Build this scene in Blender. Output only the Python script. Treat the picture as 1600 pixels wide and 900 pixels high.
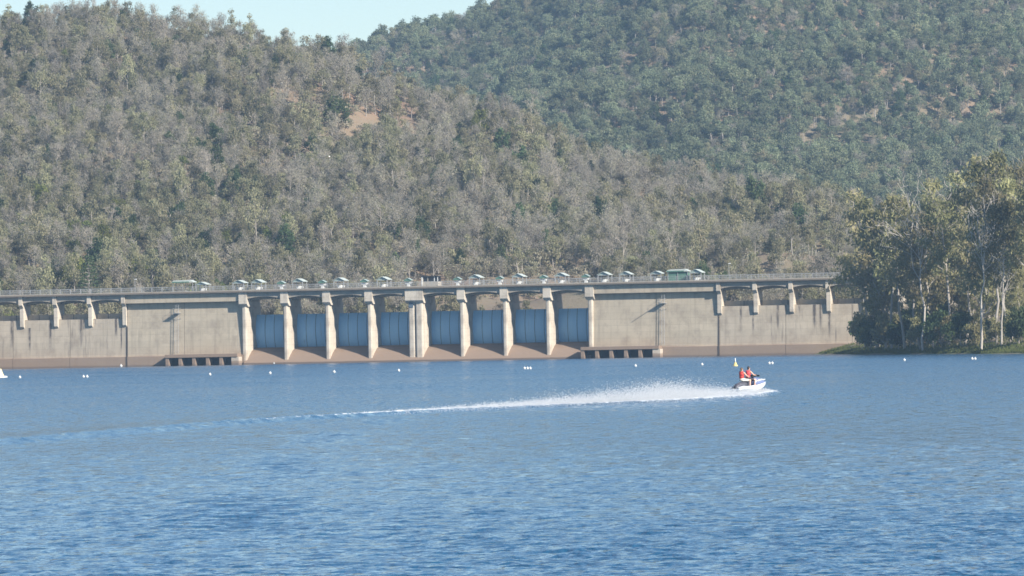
import bpy, bmesh, math, random
import numpy as np
from mathutils import Vector, Matrix

# ------------------------------------------------------------------ camera, sky, sun, exposure
scene = bpy.context.scene
for o in list(bpy.data.objects):
    bpy.data.objects.remove(o)
COL = scene.collection

FPX = 9500.0                       # focal length in pixels of a 1600 px wide frame (long telephoto)
CAM_H = 3.94                       # eye above the lake, standing on the near bank
ROLL = -math.radians(1.08)
PITCH = math.atan(86.4 / FPX)
cam_data = bpy.data.cameras.new('camera')
cam_data.sensor_width = 36.0
cam_data.lens = 36.0 * FPX / 1600.0
cam_data.clip_start = 1.0
cam_data.clip_end = 20000.0
cam = bpy.data.objects.new('camera', cam_data)
COL.objects.link(cam)
CAM_R = Matrix.Rotation(math.pi / 2 + PITCH, 3, 'X') @ Matrix.Rotation(ROLL, 3, 'Z')
cam.matrix_world = Matrix.Translation((0, 0, CAM_H)) @ CAM_R.to_4x4()
scene.camera = cam

TH = math.radians(16.0)            # the dam runs across the view, its right end nearer
RV = np.array([math.cos(TH), -math.sin(TH)])     # along the dam
WV = np.array([math.sin(TH), math.cos(TH)])      # downstream
SUN_H = 2.0 * RV - 1.0 * WV        # sun stands right of and behind the viewer
SUN_EL = math.atan2(1.24, float(np.linalg.norm(SUN_H)))
SUN_AZ = math.atan2(SUN_H[1], SUN_H[0])
sun_dir = Vector((math.cos(SUN_AZ) * math.cos(SUN_EL), math.sin(SUN_AZ) * math.cos(SUN_EL), math.sin(SUN_EL)))

world = bpy.data.worlds.new('World')
scene.world = world
world.use_nodes = True
wn = world.node_tree.nodes
sky = wn.new('ShaderNodeTexSky')
sky.sky_type = 'NISHITA'
sky.sun_disc = False
sky.sun_elevation = SUN_EL
sky.sun_rotation = math.pi / 2 - SUN_AZ
sky.altitude = 100.0
sky.air_density = 1.0
sky.dust_density = 0.15
sky.ozone_density = 3.0
wn['Background'].inputs['Strength'].default_value = 0.074
world.node_tree.links.new(sky.outputs['Color'], wn['Background'].inputs['Color'])

sun_data = bpy.data.lights.new('sun', 'SUN')
sun_data.energy = 4.2
sun_data.angle = math.radians(0.53)
sun_data.color = (1.0, 0.93, 0.83)
sun = bpy.data.objects.new('sun', sun_data)
sun.rotation_euler = (-sun_dir).to_track_quat('-Z', 'Y').to_euler()
sun.location = (300, -300, 400)
COL.objects.link(sun)

scene.view_settings.view_transform = 'Standard'
scene.view_settings.look = 'None'
scene.view_settings.gamma = 1.0
scene.view_settings.use_curve_mapping = False
scene.view_settings.exposure = 1.08
scene.cycles.max_bounces = 6
scene.cycles.diffuse_bounces = 3
scene.cycles.glossy_bounces = 3
scene.cycles.transmission_bounces = 3
scene.cycles.transparent_max_bounces = 6
scene.cycles.caustics_reflective = False
scene.cycles.caustics_refractive = False
scene.cycles.filter_width = 1.6

# ------------------------------------------------------------------ helpers
rng = np.random.default_rng(7)
_Rn = np.array(CAM_R)
_C = np.array([0, 0, CAM_H])


def px_ray(px, py):
    return _Rn @ np.array([(px - 800) / FPX, -(py - 450) / FPX, -1.0])


def on_water(px, py, z=0.0):
    """where the sight line through a point of the photograph meets the lake"""
    d = px_ray(px, py)
    return _C + d * ((z - _C[2]) / d[2])


def at_depth(px, py, Y):
    d = px_ray(px, py)
    return _C + d * (Y / d[1])


def project(P):
    q = (np.asarray(P) - _C) @ _Rn
    return 800 + FPX * q[..., 0] / -q[..., 2], 450 - FPX * q[..., 1] / -q[..., 2]


P0 = on_water(650, 565)
DAM_ROT = -TH


def dam_world(u, v, z=0.0):
    p = P0[:2] + u * RV + v * WV
    return Vector((p[0], p[1], z))


def new_mesh(name, verts, faces):
    m = bpy.data.meshes.new(name)
    m.from_pydata([tuple(map(float, v)) for v in verts], [], [tuple(map(int, f)) for f in faces])
    m.update()
    return m


class MB:
    def __init__(self):
        self.v, self.f = [], []

    def add(self, vs, fs):
        b = len(self.v)
        self.v += [tuple(p) for p in vs]
        self.f += [tuple(b + i for i in q) for q in fs]
        return self

    def box(self, x0, x1, y0, y1, z0, z1):
        vs = [(x, y, z) for z in (z0, z1) for y in (y0, y1) for x in (x0, x1)]
        return self.add(vs, [(0, 2, 3, 1), (4, 5, 7, 6), (0, 1, 5, 4), (2, 6, 7, 3), (0, 4, 6, 2), (1, 3, 7, 5)])

    def prism_u(self, poly, u0, u1):
        """polygon of (v, z) swept along u"""
        n = len(poly)
        vs = [(u0, a, b) for a, b in poly] + [(u1, a, b) for a, b in poly]
        fs = [tuple(range(n)), tuple(range(2 * n - 1, n - 1, -1))]
        fs += [(i, i + n, (i + 1) % n + n, (i + 1) % n) for i in range(n)]
        return self.add(vs, fs)

    def prism_v(self, poly, v0, v1):
        """polygon of (u, z) swept along v"""
        n = len(poly)
        vs = [(a, v0, b) for a, b in poly] + [(a, v1, b) for a, b in poly]
        fs = [tuple(range(n - 1, -1, -1)), tuple(range(n, 2 * n))]
        fs += [((i + 1) % n, (i + 1) % n + n, i + n, i) for i in range(n)]
        return self.add(vs, fs)

    def tube(self, path, radii, n=6, cap=True):
        path = [Vector(p) for p in path]
        if not hasattr(radii, '__len__'):
            radii = [radii] * len(path)
        rings = []
        for i, p in enumerate(path):
            d = (path[min(i + 1, len(path) - 1)] - path[max(i - 1, 0)]).normalized()
            a = d.orthogonal().normalized() if abs(d.z) > 0.9 else d.cross(Vector((0, 0, 1))).normalized()
            b = d.cross(a).normalized()
            rings.append([p + (a * math.cos(t) + b * math.sin(t)) * radii[i]
                          for t in [2 * math.pi * k / n for k in range(n)]])
        vs = [q for r in rings for q in r]
        fs = []
        for i in range(len(path) - 1):
            for k in range(n):
                k2 = (k + 1) % n
                fs.append((i * n + k, i * n + k2, (i + 1) * n + k2, (i + 1) * n + k))
        if cap:
            fs.append(tuple(range(n - 1, -1, -1)))
            fs.append(tuple((len(path) - 1) * n + k for k in range(n)))
        return self.add(vs, fs)

    def lathe(self, prof, n=12, center=(0, 0)):
        vs, fs = [], []
        for r, z in prof:
            for k in range(n):
                t = 2 * math.pi * k / n
                vs.append((center[0] + r * math.cos(t), center[1] + r * math.sin(t), z))
        for i in range(len(prof) - 1):
            for k in range(n):
                k2 = (k + 1) % n
                fs.append((i * n + k, i * n + k2, (i + 1) * n + k2, (i + 1) * n + k))
        fs.append(tuple(range(n - 1, -1, -1)))
        fs.append(tuple((len(prof) - 1) * n + k for k in range(n)))
        return self.add(vs, fs)

    def mesh(self, name, mat=None, smooth=False, fix=True):
        m = new_mesh(name, self.v, self.f)
        if fix:
            bm = bmesh.new()
            bm.from_mesh(m)
            bmesh.ops.recalc_face_normals(bm, faces=bm.faces)
            bm.to_mesh(m)
            bm.free()
        if smooth:
            m.polygons.foreach_set('use_smooth', [True] * len(m.polygons))
        if mat:
            m.materials.append(mat)
        return m

    def build(self, name, mat, parent=None, smooth=False, bevel=0.0):
        o = link(name, self.mesh(name, mat, smooth), parent)
        if bevel:
            b = o.modifiers.new('edge', 'BEVEL')
            b.width = bevel
            b.segments = 2
            b.limit_method = 'ANGLE'
        return o


def link(name, data, parent=None):
    o = bpy.data.objects.new(name, data)
    COL.objects.link(o)
    if parent is not None:
        o.parent = parent
    return o


def tag(o, label=None, cat=None, group=None, kind=None):
    if label:
        o['label'] = label
    if cat:
        o['category'] = cat
    if group:
        o['group'] = group
    if kind:
        o['kind'] = kind
    return o


def empty(name, loc, rz=0.0):
    o = bpy.data.objects.new(name, None)
    COL.objects.link(o)
    o.location = loc
    o.rotation_euler = (0, 0, rz)
    return o


def copy_tree(o, parent=None):
    c = o.copy()
    COL.objects.link(c)
    c.parent = parent
    for ch in list(o.children):
        copy_tree(ch, c)
    return c


# ------------------------------------------------------------------ materials
def mat_new(name):
    m = bpy.data.materials.new(name)
    m.use_nodes = True
    nt = m.node_tree
    return m, nt, nt.nodes, nt.links, nt.nodes['Principled BSDF']


def node(ns, t, **kw):
    n = ns.new(t)
    for k, v in kw.items():
        if k in n.inputs:
            n.inputs[k].default_value = v
        else:
            setattr(n, k, v)
    return n


def mixc(ns, ls, fac, a, b, blend='MIX'):
    n = ns.new('ShaderNodeMix')
    n.data_type = 'RGBA'
    n.blend_type = blend
    for sock, val in ((n.inputs[0], fac), (n.inputs[6], a), (n.inputs[7], b)):
        if hasattr(val, 'is_linked') or hasattr(val, 'links'):
            ls.new(val, sock)
        elif isinstance(val, (int, float)):
            sock.default_value = val
        else:
            sock.default_value = (*val, 1.0) if len(val) == 3 else val
    return n.outputs[2]


def ramp(ns, ls, src, stops):
    r = ns.new('ShaderNodeValToRGB')
    e = r.color_ramp.elements
    while len(e) < len(stops):
        e.new(0.5)
    for el, (p, c) in zip(e, stops):
        el.position = p
        el.color = (*c, 1) if hasattr(c, '__len__') else (c, c, c, 1)
    ls.new(src, r.inputs[0])
    return r.outputs[0]


def noise(ns, ls, vec, scale, detail=3.0, rough=0.55):
    n = node(ns, 'ShaderNodeTexNoise', Scale=scale, Detail=detail, Roughness=rough)
    if vec is not None:
        ls.new(vec, n.inputs['Vector'])
    return n.outputs['Fac']


def mapped(ns, ls, vec, scale, loc=(0, 0, 0)):
    m = ns.new('ShaderNodeMapping')
    m.inputs['Scale'].default_value = scale
    m.inputs['Location'].default_value = loc
    ls.new(vec, m.inputs['Vector'])
    return m.outputs[0]


def mth(ns, ls, op, a, b=0.0, clamp=False):
    m = ns.new('ShaderNodeMath')
    m.operation = op
    m.use_clamp = clamp
    for s, v in ((m.inputs[0], a), (m.inputs[1], b)):
        if isinstance(v, (int, float)):
            s.default_value = v
        else:
            ls.new(v, s)
    return m.outputs[0]


def simple(name, color, rough=0.6, metal=0.0, var=0.12, scale=3.0, bump=0.0):
    m, nt, ns, ls, b = mat_new(name)
    tc = ns.new('ShaderNodeTexCoord')
    f = noise(ns, ls, tc.outputs['Object'], scale, 4.0)
    dark = tuple(c * (1 - var * 1.6) for c in color)
    lite = tuple(min(1, c * (1 + var)) for c in color)
    ls.new(ramp(ns, ls, f, [(0.3, dark), (0.7, lite)]), b.inputs['Base Color'])
    b.inputs['Roughness'].default_value = rough
    b.inputs['Metallic'].default_value = metal
    if bump:
        bp = node(ns, 'ShaderNodeBump', Strength=bump, Distance=0.02)
        ls.new(f, bp.inputs['Height'])
        ls.new(bp.outputs[0], b.inputs['Normal'])
    return m


def concrete(name, base=(0.51, 0.435, 0.335), streak=0.0, streak_pos=(), stain_z=2.55):
    """weathered concrete: pour lines, dark drip streaks, brown ring left by high water (dam coordinates)"""
    m, nt, ns, ls, b = mat_new(name)
    tc = ns.new('ShaderNodeTexCoord')
    P = tc.outputs['Object']
    sep = ns.new('ShaderNodeSeparateXYZ')
    ls.new(P, sep.inputs[0])
    U, Z = sep.outputs['X'], sep.outputs['Z']
    big = noise(ns, ls, mapped(ns, ls, P, (0.12, 0.12, 0.22)), 1.0, 4.0)
    fine = noise(ns, ls, P, 2.2, 5.0, 0.65)
    col = mixc(ns, ls, big, tuple(c * 0.74 for c in base), tuple(c * 1.18 for c in base))
    col = mixc(ns, ls, mth(ns, ls, 'MULTIPLY', fine, 0.35), col, tuple(c * 0.6 for c in base))
    # pour lifts: bands about 1.5 m high with their own tone and a thin dark line
    zz = mth(ns, ls, 'DIVIDE', Z, 1.52)
    lift = ns.new('ShaderNodeTexWhiteNoise')
    lift.noise_dimensions = '1D'
    ls.new(mth(ns, ls, 'FLOOR', zz), lift.inputs['W'])
    col = mixc(ns, ls, mth(ns, ls, 'MULTIPLY', lift.outputs['Value'], 0.30), col, tuple(c * 0.66 for c in base))
    fr = mth(ns, ls, 'FRACT', zz)
    ln = mth(ns, ls, 'LESS_THAN', fr, 0.07)
    col = mixc(ns, ls, mth(ns, ls, 'MULTIPLY', ln, 0.28), col, tuple(c * 0.45 for c in base))
    # faint vertical weathering
    vs = noise(ns, ls, mapped(ns, ls, P, (1.3, 1.3, 0.05)), 1.0, 4.0, 0.6)
    col = mixc(ns, ls, ramp(ns, ls, vs, [(0.50, 0.0), (0.70, 0.46)]), col, tuple(c * 0.45 for c in base))
    if streak:
        s2 = noise(ns, ls, mapped(ns, ls, P, (0.85, 0.85, 0.035), (3.1, 0, 0)), 1.0, 3.0, 0.7)
        br = noise(ns, ls, mapped(ns, ls, P, (1.0, 1.0, 0.30)), 1.0, 3.0)
        k = mth(ns, ls, 'MULTIPLY', ramp(ns, ls, s2, [(0.58, 0.0), (0.68, 1.0)]), ramp(ns, ls, br, [(0.36, 0.15), (0.6, 1.0)]))
        col = mixc(ns, ls, mth(ns, ls, 'MULTIPLY', k, streak), col, (0.10, 0.085, 0.075))
    for (u, hw, z0, z1, st) in streak_pos:
        wob = mth(ns, ls, 'MULTIPLY', mth(ns, ls, 'SUBTRACT', vs, 0.5), 0.5)
        d = mth(ns, ls, 'ABSOLUTE', mth(ns, ls, 'SUBTRACT', mth(ns, ls, 'ADD', U, wob), u))
        a = mth(ns, ls, 'SUBTRACT', 1.0, mth(ns, ls, 'DIVIDE', d, hw), True)
        mr = ns.new('ShaderNodeMapRange')
        mr.inputs[1].default_value, mr.inputs[2].default_value = z0, z0 + 0.55 * (z1 - z0)
        ls.new(Z, mr.inputs[0])
        top = mth(ns, ls, 'LESS_THAN', Z, z1)
        k = mth(ns, ls, 'MULTIPLY', mth(ns, ls, 'MULTIPLY', a, mr.outputs[0]), mth(ns, ls, 'MULTIPLY', top, st * 1.7))
        brk = ramp(ns, ls, noise(ns, ls, mapped(ns, ls, P, (1, 1, 0.5)), 1.2, 3.0), [(0.35, 0.3), (0.55, 1.0)])
        col = mixc(ns, ls, mth(ns, ls, 'MULTIPLY', k, brk, True), col, (0.085, 0.072, 0.065))
    blot = noise(ns, ls, mapped(ns, ls, P, (0.35, 0.35, 0.30), (7, 1, 2)), 1.0, 6.0, 0.7)
    col = mixc(ns, ls, ramp(ns, ls, blot, [(0.48, 0.0), (0.72, 0.7)]), col, (0.235, 0.19, 0.145))
    # brown ring of past water levels
    wz = mth(ns, ls, 'ADD', Z, mth(ns, ls, 'MULTIPLY', mth(ns, ls, 'SUBTRACT', big, 0.5), 0.5))
    ring = ns.new('ShaderNodeMapRange')
    ring.inputs[1].default_value, ring.inputs[2].default_value = stain_z + 0.12, stain_z - 0.12
    ls.new(wz, ring.inputs[0])
    rc = mixc(ns, ls, fine, (0.150, 0.105, 0.078), (0.235, 0.168, 0.122))
    col = mixc(ns, ls, mth(ns, ls, 'MULTIPLY', ring.outputs[0], 0.85), col, rc)
    soft = ns.new('ShaderNodeMapRange')
    soft.inputs[1].default_value, soft.inputs[2].default_value = stain_z + 2.8, stain_z
    ls.new(wz, soft.inputs[0])
    col = mixc(ns, ls, mth(ns, ls, 'MULTIPLY', soft.outputs[0], 0.30), col, (0.40, 0.29, 0.21))
    low = ns.new('ShaderNodeMapRange')
    low.inputs[1].default_value, low.inputs[2].default_value = 0.55, 0.25
    ls.new(wz, low.inputs[0])
    col = mixc(ns, ls, mth(ns, ls, 'MULTIPLY', low.outputs[0], 0.6), col, (0.13, 0.10, 0.085))
    ls.new(col, b.inputs['Base Color'])
    b.inputs['Roughness'].default_value = 0.9
    bp = node(ns, 'ShaderNodeBump', Strength=0.35, Distance=0.05)
    ls.new(mth(ns, ls, 'SUBTRACT', fine, mth(ns, ls, 'MULTIPLY', ln, 0.4)), bp.inputs['Height'])
    ls.new(bp.outputs[0], b.inputs['Normal'])
    return m


M = {}
M['wall_left'] = concrete('stained_wall_concrete', streak=0.75, streak_pos=(
    (-98.9, 0.45, 3.0, 9.9, 0.9), (-103.5, 0.5, 4.0, 11.7, 0.8), (-93.6, 0.55, 3.6, 11.7, 0.85), (-85.6, 0.55, 6.0, 11.7, 0.7),
    (-84.9, 0.3, 7.0, 11.7, 0.6), (-76.6, 0.45, 6.5, 11.7, 0.8), (-75.2, 0.3, 3.4, 9.6, 0.9)))
M['wall_solid'] = concrete('pale_wall_concrete', base=(0.51, 0.435, 0.325))
M['wall_right'] = concrete('streaked_wall_concrete', streak=0.75, streak_pos=(
    (79.6, 0.45, 5.0, 11.7, 0.85), (82.6, 0.35, 4.0, 10.2, 0.7), (88.6, 0.45, 4.5, 11.7, 0.8), (97.4, 0.5, 5.5, 11.7, 0.9),
    (98.9, 0.5, 5.0, 11.7, 0.7), (101.0, 0.5, 2.6, 11.7, 0.8)))
M['pier'] = concrete('pier_concrete', base=(0.66, 0.58, 0.47), stain_z=0.9)
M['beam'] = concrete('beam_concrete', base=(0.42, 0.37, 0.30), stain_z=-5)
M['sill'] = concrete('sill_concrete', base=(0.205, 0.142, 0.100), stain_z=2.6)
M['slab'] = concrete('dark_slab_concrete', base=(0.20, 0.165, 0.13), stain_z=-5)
M['joint'] = simple('damp_joint', (0.06, 0.05, 0.045), 0.9)
M['dark'] = simple('near_black', (0.025, 0.027, 0.03), 0.9)  # near-black: painted shade of the intake bays, also gate seals and hut roof
M['galv'] = simple('galvanised_steel', (0.38, 0.38, 0.37), 0.5, 0.2)
M['white'] = simple('white_paint', (0.72, 0.72, 0.69), 0.45, var=0.05)
M['greenroof'] = simple('pale_green_roof', (0.50, 0.54, 0.49), 0.5, 0.0, var=0.06)
M['gable'] = simple('gable_panel_paint', (0.34, 0.42, 0.38), 0.5)
M['greendark'] = simple('green_cladding', (0.10, 0.20, 0.15), 0.5)
M['hutwall'] = simple('hut_wall', (0.40, 0.36, 0.30), 0.8)
M['cream'] = simple('faded_yellow_float', (0.74, 0.64, 0.36), 0.5, var=0.06)
M['seam'] = simple('dark_seam', (0.09, 0.13, 0.17), 0.7)  # dark blue-grey for the strips between gate plates and the gauge box
M['yellow'] = simple('yellow_float', (0.78, 0.58, 0.20), 0.4, var=0.06)
M['glassdark'] = simple('dark_window', (0.02, 0.022, 0.028), 0.15)


def gate_material():
    m, nt, ns, ls, b = mat_new('blue_grey_gate_paint')
    tc = ns.new('ShaderNodeTexCoord')
    P = tc.outputs['Object']
    v = noise(ns, ls, mapped(ns, ls, P, (1.6, 1.0, 0.07)), 1.0, 5.0, 0.65)
    f = noise(ns, ls, P, 0.6, 4.0)
    col = mixc(ns, ls, v, (0.17, 0.42, 0.67), (0.32, 0.58, 0.80))
    col = mixc(ns, ls, ramp(ns, ls, v, [(0.58, 0.0), (0.75, 0.5)]), col, (0.10, 0.13, 0.15))
    col = mixc(ns, ls, mth(ns, ls, 'MULTIPLY', f, 0.35), col, (0.36, 0.52, 0.62))
    ls.new(col, b.inputs['Base Color'])
    b.inputs['Roughness'].default_value = 0.6
    return m


M['gate'] = gate_material()


def ground_material():
    m, nt, ns, ls, b = mat_new('dry_hill_ground')
    g = ns.new('ShaderNodeNewGeometry')
    P = g.outputs['Position']
    a = noise(ns, ls, P, 0.018, 5.0, 0.6)
    c = noise(ns, ls, P, 0.12, 5.0, 0.65)
    d = noise(ns, ls, P, 0.9, 4.0, 0.7)
    col = mixc(ns, ls, ramp(ns, ls, a, [(0.38, 0.0), (0.62, 1.0)]), (0.21, 0.17, 0.11), (0.27, 0.165, 0.105))
    col = mixc(ns, ls, ramp(ns, ls, c, [(0.45, 0.0), (0.7, 0.7)]), col, (0.16, 0.145, 0.085))
    col = mixc(ns, ls, mth(ns, ls, 'MULTIPLY', d, 0.5), col, (0.25, 0.205, 0.145))
    # green turf where the sheet lies low beside the lake
    at = ns.new('ShaderNodeAttribute')
    at.attribute_name = 'turf'
    col = mixc(ns, ls, mth(ns, ls, 'MULTIPLY', at.outputs['Fac'], ramp(ns, ls, c, [(0.3, 0.4), (0.6, 1.0)])), col, (0.11, 0.145, 0.045))
    ls.new(col, b.inputs['Base Color'])
    b.inputs['Roughness'].default_value = 0.95
    bp = node(ns, 'ShaderNodeBump', Strength=0.6, Distance=0.6)
    ls.new(d, bp.inputs['Height'])
    ls.new(bp.outputs[0], b.inputs['Normal'])
    return m


M['ground'] = ground_material()


def leaf_material(name, c0, c1, c2, trans=0.38):
    """leaf colour: per-tree shift (object random) and per-leaf tint"""
    m, nt, ns, ls, b = mat_new(name)
    oi = ns.new('ShaderNodeObjectInfo')
    at = ns.new('ShaderNodeAttribute')
    at.attribute_name = 'tint'
    col = mixc(ns, ls, oi.outputs['Random'], c0, c1)
    col = mixc(ns, ls, at.outputs['Fac'], col, c2)
    hs = ns.new('ShaderNodeHueSaturation')
    r2 = ns.new('ShaderNodeTexWhiteNoise')
    r2.noise_dimensions = '1D'
    ls.new(oi.outputs['Random'], r2.inputs['W'])
    ls.new(mth(ns, ls, 'ADD', mth(ns, ls, 'MULTIPLY', r2.outputs['Value'], 0.75), 0.62), hs.inputs['Value'])
    ls.new(mth(ns, ls, 'ADD', mth(ns, ls, 'MULTIPLY', oi.outputs['Random'], 0.05), 0.475), hs.inputs['Hue'])
    ls.new(col, hs.inputs['Color'])
    df = ns.new('ShaderNodeBsdfDiffuse')
    tr = ns.new('ShaderNodeBsdfTranslucent')
    mx = ns.new('ShaderNodeMixShader')
    mx.inputs[0].default_value = trans
    ls.new(hs.outputs[0], df.inputs[0])
    ls.new(hs.outputs[0], tr.inputs[0])
    ls.new(df.outputs[0], mx.inputs[1])
    ls.new(tr.outputs[0], mx.inputs[2])
    ls.new(mx.outputs[0], ns['Material Output'].inputs[0])
    ns.remove(b)
    return m


M['leaf_gum'] = leaf_material('gum_leaves', (0.235, 0.235, 0.100), (0.295, 0.275, 0.135), (0.32, 0.29, 0.16))
M['leaf_hill'] = leaf_material('hill_gum_leaves', (0.200, 0.205, 0.105), (0.285, 0.265, 0.160), (0.30, 0.275, 0.175))
M['leaf_far'] = leaf_material('far_gum_leaves', (0.150, 0.195, 0.105), (0.215, 0.242, 0.140), (0.24, 0.252, 0.158))
M['leaf_dark'] = leaf_material('dark_evergreen_leaves', (0.060, 0.095, 0.045), (0.095, 0.130, 0.058), (0.11, 0.14, 0.065))
M['leaf_dry'] = leaf_material('dry_scrub_leaves', (0.275, 0.250, 0.185), (0.345, 0.31, 0.235), (0.32, 0.30, 0.21))
M['leaf_fresh'] = leaf_material('fresh_green_leaves', (0.13, 0.165, 0.045), (0.175, 0.19, 0.065), (0.19, 0.20, 0.07))


def bark_material(name, c0, c1):
    m, nt, ns, ls, b = mat_new(name)
    tc = ns.new('ShaderNodeTexCoord')
    f = noise(ns, ls, mapped(ns, ls, tc.outputs['Object'], (1.5, 1.5, 0.35)), 1.0, 4.0, 0.65)
    ls.new(mixc(ns, ls, f, c0, c1), b.inputs['Base Color'])
    b.inputs['Roughness'].default_value = 0.85
    return m


M['bark_pale'] = bark_material('pale_gum_bark', (0.20, 0.165, 0.13), (0.52, 0.47, 0.40))
M['bark_grey'] = bark_material('grey_bark', (0.22, 0.195, 0.165), (0.41, 0.375, 0.33))
M['bark_dead'] = bark_material('bleached_dead_wood', (0.34, 0.30, 0.255), (0.56, 0.51, 0.45))


# ------------------------------------------------------------------ terrain
def smooth_noise(X, Y, scale, seed):
    r = np.random.default_rng(seed)
    out = np.zeros_like(X, dtype=float)
    for _ in range(10):
        a = r.uniform(0, 2 * math.pi)
        k = 2 * math.pi / (scale * r.uniform(0.6, 1.7))
        out += np.sin(k * (math.cos(a) * X + math.sin(a) * Y) + r.uniform(0, 6.28))
    return out / 10 ** 0.5


NEAR_RIDGE = [(-700, 60, 2080), (-250, 84, 2060), (0, 80, 2050), (120, 70, 2040), (250, 62, 2030), (330, 60, 2020), (400, 74, 2005), (460, 84, 1990),
              (505, 102, 1975), (640, 158, 1950), (830, 230, 1900), (1000, 296, 1850), (1200, 350, 1800), (1330, 372, 1770),
              (1500, 405, 1745), (1800, 440, 1720), (2300, 450, 1700)]
FAR_RIDGE = [(-700, 330, 3000), (200, 190, 3000), (400, 112, 3000), (500, 100, 3020), (600, 78, 3040), (700, 66, 3060), (760, 55, 3080), (830, 32, 3100),
             (920, -22, 3120), (1050, -110, 3140), (1250, -160, 3160), (1500, -185, 3180), (1800, -170, 3200), (2400, -60, 3200)]
_nr = np.array([at_depth(a, b, c) for a, b, c in NEAR_RIDGE])
_fr = np.array([at_depth(a, b, c) for a, b, c in FAR_RIDGE])
SHORE = np.array([(60, 1475), (71, 1428), (76.4, 1348), (81.5, 1298), (88, 1272), (99, 1182), (107, 1110), (125, 1020), (160, 940), (240, 840), (400, 700)])


def shore_x(Y):
    return np.interp(Y, SHORE[::-1, 1], SHORE[::-1, 0])


def terrain(X, Y):
    X = np.asarray(X, float)
    Y = np.asarray(Y, float)
    v = (X - P0[0]) * WV[0] + (Y - P0[1]) * WV[1]
    u = (X - P0[0]) * RV[0] + (Y - P0[1]) * RV[1]
    # near hill
    yr = np.interp(X, _nr[:, 0], _nr[:, 1])
    zr = np.interp(X, _nr[:, 0], _nr[:, 2])
    y0 = P0[1] - (X - P0[0]) * math.tan(TH) + 14.0
    t = (Y - y0) / np.maximum(yr - y0, 50)
    tc = np.clip(t, 0, 1)
    g = 0.80 * tc + 0.20 * (3 * tc ** 2 - 2 * tc ** 3)
    foot = 1.0 + 17.0 * np.clip((Y - y0) / 75.0, 0, 1) ** 0.9
    near = np.maximum(foot, 2 + (zr - 2) * g)
    near = np.where(t > 1, zr - 0.33 * (Y - yr), near)
    near = near + smooth_noise(X, Y, 120, 3) * 5.0 * np.clip(t * 3, 0, 1) * np.clip((1.15 - t) * 4, 0.25, 1) \
        + smooth_noise(X, Y, 38, 4) * 1.4 * np.clip(t * 6, 0, 1)
    # far mountain
    yf = np.interp(X, _fr[:, 0] * 0.9, _fr[:, 1])
    zf = np.interp(X, _fr[:, 0], _fr[:, 2])
    tf = np.clip((Y - 2080) / (yf - 2080), 0, 1)
    far = 18 + (zf - 18) * (0.85 * tf + 0.15 * tf ** 2)
    far = np.where(Y > yf, zf - 0.2 * (Y - yf), far)
    spur = np.sin(X / 62.0 + 0.9 * np.sin(Y / 260.0) + 1.0) * 11.0 + smooth_noise(X, Y, 170, 9) * 8.0
    far = far + (spur * np.clip(tf * 3, 0, 1) * np.clip((1.05 - tf) * 5, 0.1, 1)) + smooth_noise(X, Y, 55, 5) * 2.2
    land = np.maximum(near, np.where(Y > 2000, far, -50))
    # lake side
    s = X - shore_x(Y)
    bank = np.where(s > 0, 11.0 * (1 - np.exp(-np.clip(s, 0, None) / 42.0)) + smooth_noise(X, Y, 22, 6) * 0.35 * np.clip(s / 10, 0, 1),
                    np.maximum(-6.0, 0.16 * s))
    left_bank = np.where(u < -118, np.clip((-118 - u) * 0.35, 0, 30) - 1.0, -6.0)
    lake = np.maximum(bank, left_bank)
    k = np.clip((v - 5.0) / 9.0, 0, 1)
    side = np.clip((np.abs(u) - 112) / 14.0, 0, 1)
    k2 = np.maximum(k, 0)
    z = lake * (1 - k2) + np.maximum(land, lake) * k2
    return z


def build_terrain():
    xs = np.concatenate([np.arange(-1400, -320, 40), np.arange(-320, 420, 6.0), np.arange(420, 1500, 40)])
    ys = np.concatenate([np.arange(600, 1380, 10), np.arange(1380, 2120, 5.0), np.arange(2120, 3300, 10), np.arange(3300, 4300, 50)])
    X, Y = np.meshgrid(xs, ys)
    Z = terrain(X, Y)
    nx, ny = len(xs), len(ys)
    v = np.stack([X.ravel(), Y.ravel(), Z.ravel()], 1)
    i = np.arange(nx * ny).reshape(ny, nx)
    f = np.stack([i[:-1, :-1], i[:-1, 1:], i[1:, 1:], i[1:, :-1]], -1).reshape(-1, 4)
    m = bpy.data.meshes.new('terrain')
    m.vertices.add(len(v))
    m.vertices.foreach_set('co', v.ravel())
    m.loops.add(f.size)
    m.loops.foreach_set('vertex_index', f.ravel().astype(np.int32))
    m.polygons.add(len(f))
    m.polygons.foreach_set('loop_start', np.arange(0, f.size, 4, dtype=np.int32))
    m.polygons.foreach_set('use_smooth', np.ones(len(f), bool))
    m.update(calc_edges=True)
    at = m.attributes.new('turf', 'FLOAT', 'POINT')
    s = v[:, 0] - shore_x(v[:, 1])
    turf = np.where((v[:, 1] < 1440) & (s > -3), np.exp(-np.clip(s, 0, None) / 6.0), 0)
    at.data.foreach_set('value', turf.astype(np.float32))
    m.materials.append(M['ground'])
    o = link('terrain', m)
    tag(o, kind='structure', label='dry wooded hills behind the dam and the grassy lake bank')


build_terrain()


# ------------------------------------------------------------------ lake
WAKE = np.array([on_water(*p)[:2] for p in [(-260, 712), (-120, 702), (0, 692), (200, 676), (400, 659), (500, 653), (600, 647.5), (750, 640.5), (900, 634),
                                             (1000, 630), (1100, 624.5), (1150, 621), (1168, 618.5)]])
OLD_WAKE = np.array([on_water(*p)[:2] for p in [(620, 655), (520, 681), (450, 718), (395, 780), (330, 850), (250, 930)]])


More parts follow.
